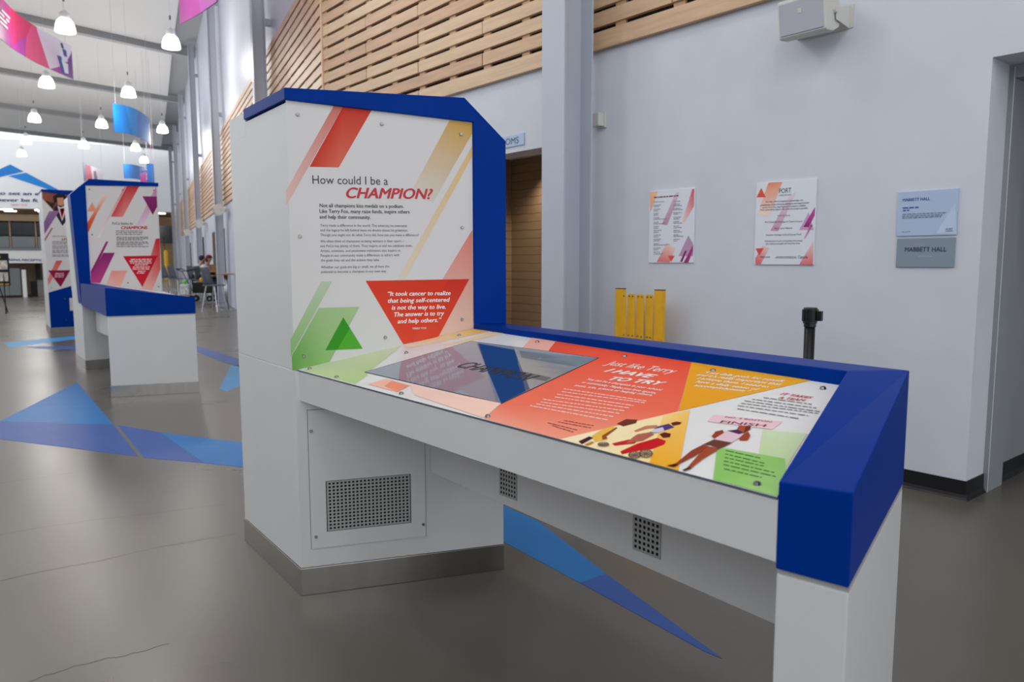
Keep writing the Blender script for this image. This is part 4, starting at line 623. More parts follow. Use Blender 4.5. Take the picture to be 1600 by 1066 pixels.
b1 = [((0, 0), (.5, 0), (.5, .38), (.42, 1), (0, 1)), ((.42, 0), (.74, 0), (.66, .35), (.42, 1)), ((.70, .0), (.76, 0), (.82, 1), (.6, 1), (.63, .45)), ((.74, 0), (1.0, 0), (1.0, .2), (.9, .75), (.82, 1)), ((1.0, .15), (1.0, 1), (.91, 1), (.93, .72)),
      ((.90, .08), (.915, .06), (.925, .2), (.905, .22)), ((.885, .22), (.935, .2), (.95, .55), (.9, .6)), ((.91, .22), (.94, .22), (.945, .42), (.92, .42)), ((.87, .5), (.9, .48), (.93, .95), (.9, .98)), ((.9, .58), (.95, .62), (.95, .9), (.92, .92))]
b1c = [[MAG, (176, 20, 110), (170, 24, 110), (140, 20, 120), (130, 30, 130)], [(204, 0, 90), RED_, RED_, (170, 20, 110)], [PNK]*5, [(220, 206, 222), WHT, WHT, (214, 190, 212), (224, 210, 220)], [PUR]*4, [(40, 44, 70)]*4, [(216, 222, 236)]*4, [(44, 54, 150)]*4, [(50, 60, 140)]*4, [(220, 224, 236)]*4]
t, fb = banner('hanging_banner', [(1.958, 19.294, 7.038), (2.261, 20.768, 7.284), (2.762, 22.867, 7.586), (3.516, 24.876, 7.793), (4.669, 26.941, 7.947)], (.95, .99), 'curved purple and pink banner with a hockey player, top left corner', 'banner_magenta', 'banner_blue', list(zip(b1, b1c)))
gl = [((.08+.03*k, .30+.1*k), (.40-.02*k, .30+.1*k)) for k in range(4)]
greek('quote_text', gl, .05, (240, 226, 238), lambda a_, v, o: fb(a_, v, o+.004), 'banner_print', t, up=1)
banner('hanging_banner', [(6.245, 29.396, 6.83), (6.913, 30.164, 6.933), (7.567, 31.327, 7.008), (8.3, 33.0, 7.05), (8.45, 33.6, 6.75)], (.95, 1.05), 'curved blue banner hanging alone above the middle kiosk', 'banner_blue', 'banner_magenta', [(((.2, 0), (.45, 0), (.4, 1), (.3, 1)), [(30, 132, 204)]*4)])
banner('hanging_banner', [(4.475, 15.261, 6.817), (4.16, 13.258, 6.429), (3.859, 11.382, 6.099)], (1.0, 1.0), 'magenta banner corner at the top of the view beside the columns', 'banner_magenta', 'banner_magenta', [(((.5, .5), (1, 0), (1, 1), (.6, 1)), [(190, 70, 180)]*4)])
banner('hanging_banner', [(6.756, 37.918, 5.746), (7.275, 40.111, 5.891), (8.199, 43.286, 6.147), (9.211, 46.381, 6.348)], (.82, .9), 'small curled banner with red and white print, left above the middle kiosk', 'banner_blue', 'banner_magenta',
   [(((.25, 0), (.52, 0), (.6, 1), (.2, 1)), [(210, 10, 70)]*4), (((.52, 0), (1, 0), (1, 1), (.6, 1)), [(224, 214, 222)]*4), (((.62, .25), (.72, .2), (.78, .9), (.64, .95)), [(70, 60, 90)]*4)])
banner('hanging_banner', [(9.358, 42.361, 6.305), (10.345, 44.178, 6.494), (11.642, 47.035, 6.658)], (.72, .75), 'small plain blue banner, right above the middle kiosk', 'banner_blue', 'banner_blue')
banner('hanging_banner', [(8.908, 36.152, 5.672), (9.2, 36.55, 5.73), (9.42, 37.043, 5.757)], (.88, .9), 'narrow blue banner end overlapping the right top corner of the middle kiosk', 'banner_blue', 'banner_magenta')
banner('hanging_banner', [(9.448, 39.592, 5.575), (9.40, 38.6, 5.56), (9.358, 37.712, 5.531)], (.52, .54), 'small magenta banner end with white dots above the middle kiosk', 'banner_magenta', 'banner_magenta', [(((.7, .2), (.9, .15), (.9, .35), (.7, .4)), [(236, 180, 230)]*4), (((.7, .5), (.9, .47), (.9, .67), (.7, .7)), [(236, 180, 230)]*4)])


# ------------------------------------------------------------------ kiosks
def frame(O, u):
    O = Vector(O); u = Vector(u); n_ = Vector((u.y, -u.x, 0))
    return lambda s, z, o=0: O+u*s+n_*o+Vector((0, 0, z)), n_
def screws(pts, f, o, parent, r=.0075, mt='screw', nrm=None):
    s0 = None; p0 = None
    for s, z in pts:
        p = f(s, z, o); q = f(s, z, o+.006)
        if s0 is None:
            bm = bmesh.new(); add_tube(bm, p, q, r, r*.8, 12); add_tube(bm, q, q+(q-p)*.25, r*.45, r*.45, 6); s0 = put('screw', bmesh_to('screw', bm), mt, parent); p0 = p
        else: dup(s0, p-p0, parent)
def grille(name, f, s0, s1, z0, z1, nc, nr, o, parent, th=.004):
    """perforated plate: a lattice of bars over a sheet painted black for the shade inside"""
    bm = bmesh.new(); ps = (s1-s0)/nc; pz = (z1-z0)/nr
    U = (f(1, 0)-f(0, 0)); N = f(0, 0, 1)-f(0, 0, 0); Z = Vector((0, 0, 1))
    for i in range(nc+1): add_obox(bm, f(s0+i*ps, (z0+z1)/2, o+th/2), U*(ps*.22), N*(th/2), Z*((z1-z0)/2+pz*.25))
    for j in range(nr+1): add_obox(bm, f((s0+s1)/2, z0+j*pz, o+th/2), U*((s1-s0)/2+ps*.25), N*(th/2*.98), Z*(pz*.22))
    g_ = put(name, bmesh_to(name, bm), 'vent_grey', parent)
    bm = bmesh.new(); add_obox(bm, f((s0+s1)/2, (z0+z1)/2, o-.001), U*((s1-s0)/2), N*.0008, Z*((z1-z0)/2)); put('shade_backing', bmesh_to('shade_backing', bm), 'black_backing', g_)  # thin black sheet paints in the shade behind the vent holes
    return g_

def table(t, low_t, rail_t, low_e, rail_e, low_ei, rail_ei, rail_ti, zl, zr, zcap, zbot, leg_h, ap):
    """sloping desk from the tower to the end leg. low/rail: the two long sides; _t tower end, _e outer end, i inner edge"""
    pr = lambda *a, **k: prism(*a, parent=t, **k)
    # desk body
    body = [low_t, low_ei, rail_ei, rail_ti]
    pr('desk_body', body, zbot[0]+.006, [zl[0]-.008, zl[1]-.008, zr[1]-.008, zr[0]-.008], 'white_laminate', bevel=.002)
    # rail along the high side
    pr('back_rail', [rail_ti, rail_ei, rail_e, rail_t], zbot[1], [zcap[3], zcap[2], zcap[2], zcap[3]], 'blue_laminate', bevel=.003)
    # end cap
    pr('end_cap', [low_ei, low_e, rail_e, rail_ei], [zbot[0]-.006, zbot[0]+.004, zbot[1], zbot[1]], [zcap[0], zcap[1], zcap[2]+.0004, zcap[2]+.0004], 'blue_laminate', bevel=.003)
    ins = lambda p, c, k=.012: (p[0]+(c[0]-p[0])*k, p[1]+(c[1]-p[1])*k)
    lg = [low_ei, low_e, rail_e, rail_ei]; cx = (sum(p[0] for p in lg)/4, sum(p[1] for p in lg)/4)
    zl_ = [zbot[0]-.006, zbot[0]+.004, zbot[1], zbot[1]]
    pr('end_leg', [ins(p, cx) for p in lg], .119, [z-.011 for z in zl_], 'white_laminate', bevel=.004)
    pr('leg_neck', [ins(p, cx, .02) for p in lg], [z-.014 for z in zl_], [z+.002 for z in zl_], 'vent_grey')
    pr('leg_plinth', [ins(p, cx, -.004) for p in lg], 0, .119, 'steel', bevel=.002)

# --- kiosk beside the viewer -------------------------------------------------
F1, N1 = frame(D['A'], D['u'])
def f1(s, z, o): return F1(s, z, .0002+o)
A_, U_ = Vector(D['A']), Vector(D['u'])
k1 = thing('display_kiosk', tuple(A_), 'large white and blue display kiosk with CHAMPION panel and sloping screen table, nearest', 'kiosk', 'white and blue exhibit kiosks')
def xy(p): return (p.x, p.y)
BV = Vector((.0556, .9985, 0))          # direction of the tower's sides, away from the table
Dp = F1(.888, 0)
bm = bmesh.new(); g = .006
def pl(s0, s1, d0, d1, f=F1): return [xy(f(s0, 0)-N1*g+BV*d0), xy(f(s1, 0)-N1*g+BV*d0), xy(f(s1, 0)-N1*g+BV*d1), xy(f(s0, 0)-N1*g+BV*d1)]
q = [xy(F1(0, 0)-N1*0), xy(F1(.888, 0)-N1*0), xy(F1(.888, 0)+BV*1.04), xy(F1(0, 0)+BV*.775)]
add_prism(bm, q, .119, .955)
bev(bm, .003)
put('tower_base', bmesh_to('tower_base', bm), 'white_laminate', k1)
bm = bmesh.new()
q2 = [xy(F1(0, 0)-N1*g), xy(F1(.76, 0)-N1*g), xy(F1(.76, 0)+BV*.53), xy(F1(0, 0)+BV*.775)]
q2 = [xy(F1(0, 0)-N1*g), xy(F1(.757, 0)-N1*g), xy(F1(.757, 0)+BV*1.0), xy(F1(0, 0)+BV*.775)]
add_prism(bm, q2, .955, [2.024, 1.98, 1.98, 2.024]); bev(bm, .003)
put('tower_body', bmesh_to('tower_body', bm), 'white_laminate', k1)
bm = bmesh.new(); q3 = [xy(F1(.0, 0)+BV*.526), xy(F1(.8, 0)+BV*.79), xy(F1(.8, 0)+BV*1.0), xy(F1(0, 0)+BV*.775)]
add_prism(bm, q3, 1.96, 2.066); bev(bm, .003); put('rear_cap', bmesh_to('rear_cap', bm), 'white_laminate', k1)
prism('plinth', [xy(F1(-.004, 0, .004)), xy(F1(.89, 0, .004)), xy(F1(.89, 0)+BV*1.045), xy(F1(-.004, 0)+BV*.78)], 0, .118, 'steel', k1, .002)
prism('shadow_gap', [xy(F1(.003, 0, -.003)), xy(F1(.885, 0, -.003)), xy(F1(.885, 0)+BV*1.03), xy(F1(.003, 0)+BV*.77)], .117, .1205, 'seam', k1)
# blue hood: flat L-shaped face running back over the tower
Lp = [(-.006, 2.031), (-.006, 2.076), (.7191, 2.082), (.899, 1.912), (.8995, 1.1275), (.7575, 1.1275), (.7575, 1.9845)]
bm = bmesh.new(); add_ext(bm, [F1(s, z, .012) for s, z in Lp], BV*.53); bev(bm, .0025); put('hood', bmesh_to('hood', bm), 'blue_laminate', k1)
# graphic panel
pp = [(-.002, .957), (.7545, 1.1066), (.7545, 1.984), (-.002, 2.0315)]
pn = ext('graphic_panel', [F1(s, z, 0) for s, z in pp], -N1*.006, 'panel_white', k1)
gfx('printed_shapes', D['P1'], f1, 'print', pn, layer=1)
lettering('headline', D['T1_head'], f1, 'ink', pn, bold=.0)
lettering('headline_accent', D['T1_red'], f1, 'ink_red', pn, bold=.03, shear=.28)
lettering('lead_text', D['T1_bold'], f1, 'ink', pn, bold=.018)
lettering('body_text', D['T1_body'], f1, 'ink_body', pn)
lettering('quote_text', D['T1_quote'], f1, 'ink_white', pn, bold=.022, shear=.22)
lettering('quote_name', D['T1_name'], f1, 'ink_white', pn, bold=.01)
screws(D['S1'], f1, .0, pn)
# access door with its vent
dr = [(.043, .2), (.531, .198), (.527, .79), (.043, .79)]
vs0, vs1, vz0, vz1 = .109, .467, .267, .486
bm = bmesh.new(); ND1 = N1*.005
for a0, a1, c0, c1 in ((.0445, vs0, .2, .79), (vs1, .53, .2, .79), (vs0, vs1, .2, vz0), (vs0, vs1, vz1, .79)):
    add_ext(bm, [F1(a0, c0, .0008), F1(a1, c0, .0008), F1(a1, c1, .0008), F1(a0, c1, .0008)], N1*.0045)
door = put('access_door', bmesh_to('access_door', bm), 'white_laminate', k1)
ext('door_seam', [F1(.0425, .198, .0003), F1(.532, .198, .0003), F1(.532, .792, .0003), F1(.0425, .792, .0003)], N1*.0004, 'seam', door)
grille('vent_grille', F1, vs0+.008, vs1-.008, vz0+.006, vz1-.006, 21, 14, .0014, door, .0022)
screws(D['S1d'], f1, .0052, door, .007)
# table
LT, LE, LEI = (1.256, 2.9165), (1.256, .609), (1.256, .7505)
RT_, RE, REI, RTI = (2.075, 2.59), (2.075, .871), (1.94, .972), (1.94, 2.641)
table(k1, LT, RT_, LE, RE, LEI, REI, RTI, (.96, .9605), (1.107, 1.0685), (.989, 1.001, 1.109, 1.127), (.826, .80), .12, None)
def tz(x, y): return .96+(x-1.256)/.684*(1.107+(y-2.64)*(.038/1.647)-.96)
def ft(x, y, o): return Vector((x, y, tz(x, y)+.0004+o))
tp_ = [(1.2535, 2.9165), (1.2535, .751), (1.939, .9725), (1.939, 2.6405)]
bm = bmesh.new(); vv = [bm.verts.new((x, y, 0)) for x, y in tp_]; bm.faces.new(vv)
for ax in (0, 1):
    k = 0
    for i in range(8, 31):
        no = Vector((0, 0, 0)); no[ax] = 1; co = Vector((0, 0, 0)); co[ax] = i*.1
        bmesh.ops.bisect_plane(bm, geom=bm.verts[:]+bm.edges[:]+bm.faces[:], plane_co=co, plane_no=no)
for v in bm.verts: v.co.z = tz(v.co.x, v.co.y)
r_ = bmesh.ops.extrude_face_region(bm, geom=bm.faces[:])
for v in [e for e in r_['geom'] if isinstance(e, bmesh.types.BMVert)]: v.co.z -= .0045
tp = put('table_panel', bmesh_to('table_panel', bm), 'table_white', k1)
tp.data.materials.append(MATS['edge_dark'])
for p in tp.data.polygons:
    if abs(p.normal.z) < .5: p.material_index = 1
GR = .12
gfx('printed_shapes', D['PT'], ft, 'print_table', tp, layer=1, grid=GR)
for nm_, a0_, a1_ in (('printed_runner', 0, 11), ('printed_runner', 11, 16), ('printed_racer', 16, 19), ('printed_racer', 19, 24)): gfx(nm_, D['PR'][a0_:a1_], ft, 'print_table', tp, layer=9, grid=GR)
w_ = len(D['PW'])//3
for k in range(3): _greek('printed_wheel', D['PW'][k*w_:(k+1)*w_], ft, 'print_table', tp, 22)
lettering('headline', D['TT_head'], ft, 'ink_white', tp, bold=.0, shear=.1)
lettering('headline_accent', D['TT_big'], ft, 'ink_white', tp, bold=.04, shear=.3)
lettering('lead_text', D['TT_bold'], ft, 'ink_white', tp, bold=.02)
lettering('quote_text', D['TT_quote'], ft, 'ink_white', tp, bold=.025, shear=.2)
lettering('team_heading', D['TT_team'], ft, 'ink_red', tp, bold=.025, shear=.25)
lettering('finish_banner', D['TT_fin']+D['TT_bos'], ft, 'ink_maroon', tp, bold=.02)
greek('body_text', D['L_white'], .0045, (248, 232, 226), ft, 'print_table', tp)
greek('caption_text', D['L_dark'], .0042, (150, 70, 60), ft, 'print_table', tp)
greek('team_text', D['L_team'], .0045, (120, 116, 116), ft, 'print_table', tp)
greek('green_text', D['L_green'], .0045, (70, 110, 60), ft, 'print_table', tp)
screws(D['SST'], lambda s, z, o: Vector((s, z, tz(s, z)+o)), .0004, tp, .0085)
# screen set into the table
sc = D['SCR']; cx = sum(p[0] for p in sc)/4; cy = sum(p[1] for p in sc)/4
big = [(cx+(x-cx)*1.012, cy+(y-cy)*1.012) for x, y in sc]
bz = gfx('screen_bezel', [(big, [(26, 34, 48)]*4)], ft, 'print_table', tp, layer=7, grid=GR)
sg = gfx('screen', [(sc, [(132, 146, 164), (150, 160, 176), (120, 132, 150), (140, 150, 166)])], ft, 'screen', tp, layer=8, grid=GR)
gfx('screen_picture', D['SCRB'], ft, 'screen', tp, layer=9, grid=GR)
lettering('screen_title', D['TS'], ft, 'ink_dark', tp, bold=.035, shear=.3, layer=12)
# hanging service box under the desk
ax0, ax1 = 1.758, 1.94
bm = bmesh.new(); add_prism(bm, [(ax0, 2.716), (ax0, .9), (ax1, .96), (ax1, 2.64)], [.484, .431, .431, .484], .84); bev(bm, .002)
sb = put('service_box', bmesh_to('service_box', bm), 'white_laminate', k1)
FS, NS = frame((ax0, 2.716, 0), (0, -1, 0))
for y0, y1, z0, z1 in ((2.237, 2.128, .50, .63), (1.556, 1.44, .488, .62)):
    s0, s1 = 2.716-y0, 2.716-y1
    grille('vent_grille', lambda s, z, o=0: FS(s, z, o), s0+.012, s1, z0+.008, z1, 6, 7, .0012, sb, .0018)

# --- second kiosk ------------------------------------------------------------
F2, N2 = frame(D['D2'], D['u2']); D2 = Vector(D['D2']); U2 = Vector(D['u2']); B2 = Vector((.05, .9987, 0))
def f2(s, z, o): return F2(s, z, .0004+o*2)
k2 = thing('display_kiosk', tuple(D2), 'white and blue kiosk with CHAMPIONS panel and red triangles, middle of the three', 'kiosk', 'white and blue exhibit kiosks')
prism('plinth', [xy(F2(-.004, 0, .004)), xy(F2(1.03, 0, .004)), xy(F2(1.03, 0)+B2*.95), xy(F2(-.004, 0)+B2*.95)], 0, .12, 'steel', k2, .002)
prism('tower_base', [xy(F2(0, 0)), xy(F2(1.02, 0)), xy(F2(1.02, 0)+B2*.94), xy(F2(0, 0)+B2*.94)], .12, 1.0, 'white_laminate', k2, .003)
bm = bmesh.new(); add_ext(bm, [F2(s, z, -.006) for s, z in ((-.004, 1.0), (1.012, 1.0), (1.012, 2.43), (.13, 2.38), (-.03, 2.24), (-.004, 1.1))], B2*.94); bev(bm, .003); put('tower_body', bmesh_to('tower_body', bm), 'white_laminate', k2)
bm = bmesh.new(); add_ext(bm, [F2(s, z, .012) for s, z in ((-.01, .86), (.115, .95), (.115, 1.118), (.122, 2.373), (1.022, 2.42), (1.022, 2.467), (.168, 2.459), (-.062, 2.25))], B2*.3); bev(bm, .003); put('hood', bmesh_to('hood', bm), 'blue_laminate', k2)
p2 = ext('graphic_panel', [F2(s, z, 0) for s, z in ((.113, 1.115), (1.003, .985), (.997, 2.421), (.12, 2.376))], -N2*.006, 'panel_white', k2)
gfx('printed_shapes', D['K2'], f2, 'print', p2)
lettering('headline', D['K2h'], f2, 'ink', p2); lettering('headline_accent', D['K2r'], f2, 'ink_red', p2, bold=.035, shear=.28)
greek('body_text', D['K2l'], .011, (130, 128, 130), f2, 'print', p2, layer=8); greek('quote_text', D['K2w'], .012, (246, 220, 220), f2, 'print', p2, layer=9)
screws(D['S2'], f2, 0, p2, .009)
l2t, r2t = F2(1.0, 0), F2(0, 0)
table(k2, (2.86, 11.14), (1.853, 11.045), (2.461, 8.324), (1.663, 8.609), (2.48, 8.46), (1.815, 8.70), (1.995, 11.06), (.985, .985), (1.115, 1.115), (1.018, 1.025, 1.134, 1.127), (.848, .842), .12, None)
prism('table_panel', [(2.862, 11.13), (2.482, 8.462), (1.816, 8.702), (1.997, 11.055)], [.985, .985, 1.113, 1.113], [.991, .991, 1.119, 1.119], 'table_white', k2)
prism('service_box', [(2.0, 11.0), (1.93, 8.8), (2.12, 8.75), (2.2, 11.0)], .5, .85, 'white_laminate', k2, .002)

# --- third kiosk ---------------------------------------------------------------
F3, N3 = frame(D['A3'], (1, 0, 0)); B3 = Vector((.077, .997, 0))
def f3(s, z, o): return F3(s, z, .0006+o*3)
k3 = thing('display_kiosk', tuple(Vector(D['A3'])), 'white kiosk tower with a portrait photo and a maroon triangle, farthest', 'kiosk', 'white and blue exhibit kiosks')
prism('plinth', [xy(F3(-.006, 0, .006)), xy(F3(1.0, 0, .006)), xy(F3(1.0, 0)+B3*1.2), xy(F3(-.006, 0)+B3*1.2)], 0, .12, 'steel', k3, .002)
bm = bmesh.new(); add_ext(bm, [F3(s, z, -.006) for s, z in ((0, .12), (.99, .12), (.99, 2.66), (0, 2.74))], B3*1.19); bev(bm, .003); put('tower_body', bmesh_to('tower_body', bm), 'white_laminate', k3)
bm = bmesh.new(); add_ext(bm, [F3(s, z, .014) for s, z in ((-.006, 2.74), (-.006, 2.782), (1.0, 2.79), (1.0, 2.64))], B3*.8); bev(bm, .003); put('hood', bmesh_to('hood', bm), 'blue_laminate', k3)
p3 = ext('graphic_panel', [F3(s, z, 0) for s, z in ((.012, .81), (.98, 1.11), (.98, 2.64), (.012, 2.735))], -N3*.006, 'panel_white', k3)
gfx('portrait_photo', D['K3'][:7], f3, 'print', p3)
gfx('printed_stripes', D['K3'][7:9], f3, 'print', p3, layer=6)
gfx('printed_triangle', D['K3'][9:], f3, 'print', p3, layer=7)
lettering('headline_accent', D['K3r'], f3, 'ink_red', p3, bold=.035, shear=.28)
greek('body_text', D['K3l'], .014, (150, 148, 150), f3, 'print', p3); greek('quote_text', D['K3w'], .013, (240, 214, 222), f3, 'print', p3)
bl = ext('lower_panel', [F3(s, z, .006) for s, z in ((.008, .122), (.985, .122), (.985, 1.105), (.008, .805))], -N3*.006, 'blue_laminate', k3)
ext('notice_plate', [F3(s, z, .007) for s, z in ((.35, .44), (.47, .44), (.47, .69), (.35, .69))], N3*.004, 'offwhite_plastic', k3)
screws([(.27, .68), (.27, .26), (.06, .9)], f3, .006, k3, .01)

# ------------------------------------------------------------------ blue floor graphics
dc = dict(D['DEC'])
def decal(name, parts, label):
    t = thing(name, (parts[0][0][0][0], parts[0][0][0][1], 0), label, 'floor decal', 'blue vinyl shapes stuck on the concrete floor')
    for i, (poly, mt) in enumerate(parts): prism('vinyl_piece', poly, 0, .0012+i*.0002, mt, t)
decal('floor_decal', [(dc['t1'], 'decal_blue'), (dc['t1b'], 'decal_violet')], 'large blue floor triangle in two tones, left of the nearest kiosk')
decal('floor_decal', [(dc['t2'], 'decal_violet'), (dc['t2b'], 'decal_blue')], 'blue floor strip running from the large triangle behind the nearest kiosk')
decal('floor_decal', [(dc['r'], 'decal_violet')], 'narrow violet blue floor strip right of the middle kiosk')
decal('floor_decal', [(dc['r2'], 'decal_light')], 'bright light blue floor shape against the nearest kiosk')
decal('floor_decal', [(dc['l1'], 'decal_light')], 'thin light blue floor strip at the foot of the farthest kiosk')
decal('floor_decal', [(dc['l2'], 'decal_violet')], 'thin violet blue floor strip in front of the farthest kiosk')
decal('floor_decal', [(dc['u'], 'decal_blue'), (dc['ub'], 'decal_violet')], 'long pointed blue floor shape under the kiosk table')

# ------------------------------------------------------------------ things on the right-hand wall
def fw(h, z, o): return Vector((XW-.0125-o, -h, z))
def wall_plate(name, y0, y1, z0, z1, mt, label, cat, th=.012):
    o = box(name, (XW-th, XW-.0002, y0, y1, z0, z1), mt, None, .0015); return tag(o, label, cat)
ps1 = wall_plate('poster', 3.643, 4.089, 1.385, 1.956, 'poster_white', 'white credits poster with two columns of names, left of the two', 'poster')
gfx('printed_shapes', D['W1'], fw, 'print_matt', ps1); greek('title_text', D['W1t'], .009, (120, 40, 80), fw, 'print_matt', ps1); greek('names_text', D['W1l'], .0055, (136, 132, 142), fw, 'print_matt', ps1)
ps2 = wall_plate('poster', 2.659, 3.109, 1.373, 1.944, 'poster_white', 'white acknowledgement poster headed PORT COQUITLAM with red and purple stripes', 'poster')
gfx('printed_shapes', D['W2'], fw, 'print_matt', ps2)
lettering('logo', D['W2logo'], fw, 'ink_teal', ps2); lettering('body_text', D['W2t'], fw, 'ink', ps2, bold=.006); lettering('sponsor_names', D['W2n'], fw, 'ink', ps2); lettering('footer_logos', D['W2f'], fw, 'ink_dark', ps2, bold=.01)
greek('footer_text', D['W2l'], .004, (110, 110, 120), fw, 'print_matt', ps2)
sg1 = wall_plate('wall_sign', 1.788, 2.126, 1.548, 1.813, 'sign_blue', 'pale blue information plaque titled MABBETT HALL, upper of the two', 'sign')
gfx('printed_shapes', D['M1u'][1:], fw, 'print_matt', sg1); gfx('logo_bar', D['M1u'][:1], fw, 'print_matt', sg1, layer=8)
lettering('title', D['M1b'], fw, 'ink_blue', sg1, bold=.02); lettering('logo', D['M1logo'], fw, 'ink_blue', sg1, bold=.01)
greek('subtitle_text', D['M1s'], .008, (60, 90, 150), fw, 'print_matt', sg1); greek('body_text', D['M1l'][:3], .0055, (110, 120, 140), fw, 'print_matt', sg1); greek('footer_text', D['M1l'][3:], .004, (130, 140, 160), fw, 'print_matt', sg1)
sg2 = wall_plate('wall_sign', 1.79, 2.119, 1.36, 1.533, 'sign_grey', 'blue grey room sign reading MABBETT HALL in dark letters, lower of the two', 'sign')
lettering('title', D['M2'], fw, 'ink_dark', sg2, bold=.006)
d0 = None
for h, z in D['M2b']:
    p = fw(h, z, 0)
    if d0 is None: bm = bmesh.new(); add_tube(bm, p, p-Vector((.0015, 0, 0)), .0022, .0015, 8); d0 = put('braille_dot', bmesh_to('braille_dot', bm), 'offwhite_plastic', sg2); pd = p
    else: dup(d0, p-pd, sg2)
wr = wall_plate('wall_sign', 5.664, 6.34, 2.514, 2.624, 'sign_blue', 'washroom sign over the doorway, partly hidden by the blue kiosk hood', 'sign')
lettering('title', D['WR'], fw, 'ink_dark', wr)
# loudspeaker on its bracket
sp = thing('wall_speaker', (XW, 2.62, 2.9), 'white wall loudspeaker with grey grille at the top of the white wall', 'speaker', 'white wall loudspeakers')
def speaker(t, c, ex, ey, ez):
    """ex: out of the wall, ey: along the speaker's length, ez: up"""
    prof = [(-.1, -.03), (-.075, -.085), (.0, -.105), (.075, -.1), (.088, -.09), (.088, .09), (.075, .1), (0, .105), (-.075, .085), (-.1, .03)]
    bm = bmesh.new(); add_ext(bm, [c+ex*a+ez*b_-ey*.16 for a, b_ in prof], ey*.32); bev(bm, .008, 2); put('cabinet', bmesh_to('cabinet', bm), 'offwhite_plastic', t, smooth=False)
    bm = bmesh.new(); add_obox(bm, c+ex*.09, ex*.004, ey*.145, ez*.083); bev(bm, .003, 1); gr_ = put('grille', bmesh_to('grille', bm), 'grille_cloth', t)
    obox('badge', c+ex*.0955+ez*.028+ey*.004, ex*.0015, ey*.012, ez*.012, 'offwhite_plastic', gr_)
    for k in (-1, 1):
        bm = bmesh.new(); p = c-ex*.02+ey*(k*.168)
        add_tube(bm, p-ey*.008*k, p+ey*.012*k, .022, .02, 14); put('pivot_knob', bmesh_to('pivot_knob', bm), 'offwhite_plastic', t)
    return t
SPC = Vector((4.60, 2.66, 2.94)); ex = Vector((-.985, 0, -.17)).normalized(); ey = Vector((0, 1, 0)); ez = ex.cross(ey)*-1
if ez.z < 0: ez = -ez
speaker(sp, SPC, ex, ey, ez*1.17)
bm = bmesh.new()
for k in (-1, 1): add_ext(bm, [Vector((4.615, 2.66+k*.17, 2.955)), Vector((4.625, 2.66+k*.17, 2.885)), Vector((XW-.002, 2.66+k*.17, 2.86)), Vector((XW-.002, 2.66+k*.17, 3.0))], (0, k*.005, 0))
add_box(bm, XW-.006, XW-.001, 2.46, 2.81, 2.86, 3.0)
put('bracket', bmesh_to('bracket', bm), 'offwhite_plastic', sp)
for s, lb in ((13.9, 'white loudspeaker on the far wall beneath the timber, behind the nearest kiosk edge'), (23.2, 'white loudspeaker on the far wall between two columns above the seated people'), (33.5, 'smallest white loudspeaker on the far wall, deepest in the hall')):
    t = thing('wall_speaker', tuple(B0+DV*s+Vector((0, 0, 2.9))), lb, 'speaker', 'white wall loudspeakers'); speaker(t, B0+DV*s-NV*.3+Vector((0, 0, 2.95)), (-NV*.94+Vector((0, 0, -.34))).normalized()*1.5, DV*1.6, (Vector((0, 0, .94))-NV*.34)*1.6)
    obox('bracket', B0+DV*s-NV*.1+Vector((0, 0, 2.95)), DV*.04, NV*.1, Vector((0, 0, .05)), 'offwhite_plastic', t)
# small alarm box beside the column
al = thing('alarm_box', (XW, 4.64, 2.54), 'small white alarm box on the wall right of the pale column', 'alarm')
box('back_plate', (XW-.02, XW-.0002, 4.585, 4.70, 2.53, 2.66), 'offwhite_plastic', al, .004); box('cover', (XW-.085, XW-.02, 4.598, 4.69, 2.54, 2.648), 'offwhite_plastic', al, .006)

# ------------------------------------------------------------------ expanding barrier and belt post
BX = 4.60
yb = thing('expanding_barrier', (BX, 4.02, 0), 'folded yellow expanding barrier gate leaning by the white wall', 'barrier')
for y0, y1 in ((4.186, 4.268), (3.776, 3.858)):
    p = box('end_post', (BX-.02, BX+.02, y0, y1, .07, 1.172), 'yellow', yb, .004); box('post_cap', (BX-.021, BX+.021, y0-.001, y1+.001, 1.172, 1.178), 'dark_metal', p)
    for k in (0, 1): 
        bm = bmesh.new(); add_lathe(bm, (BX-.15+k*.3, (y0+y1)/2, .03), [(.03, -.012), (.03, .012)], 12, 'x'); put('castor', bmesh_to('castor', bm), 'rubber', p)
    box('foot', (BX-.17, BX+.17, (y0+y1)/2-.02, (y0+y1)/2+.02, .05, .085), 'yellow', yb, .003)
for i in range(7):
    yc = 4.165-i*.0475; dx = -.028+(i % 2)*.012; lean = (-.012, .006, -.004, .01, .004, -.008, .012)[i]
    bm = bmesh.new(); pts = []
    for k in range(9):
        t = math.pi*k/8; pts.append((yc+.021*math.cos(t), 1.118+.021*math.sin(t)))
    pts += [(yc-.021+lean, .12), (yc+.021+lean, .12)]
    add_ext(bm, [Vector((BX+dx, y, z)) for y, z in pts], (.005, 0, 0)); s_ = put('slat', bmesh_to('slat', bm), 'yellow', yb)
    bm = bmesh.new(); add_tube(bm, (BX+dx, yc, 1.118), (BX+dx-.006, yc, 1.118), .0075, .006, 10); put('rivet', bmesh_to('rivet', bm), 'screw', s_)
    bm = bmesh.new(); add_tube(bm, (BX+dx, yc+lean*.3, .80), (BX+dx-.006, yc+lean*.3, .80), .0075, .006, 10); put('rivet', bmesh_to('rivet', bm), 'screw', s_)
bm = bmesh.new(); add_tube(bm, (BX-.02, 3.775, .80), (BX-.05, 3.765, .79), .008, n=8); add_tube(bm, (BX-.05, 3.765, .79), (BX-.05, 3.765, .83), .008, n=8); put('latch', bmesh_to('latch', bm), 'yellow', yb)
sx, sy = 4.30, 2.40
sn = thing('belt_post', (sx, sy, 0), 'black retractable belt post standing behind the kiosk table', 'stanchion')
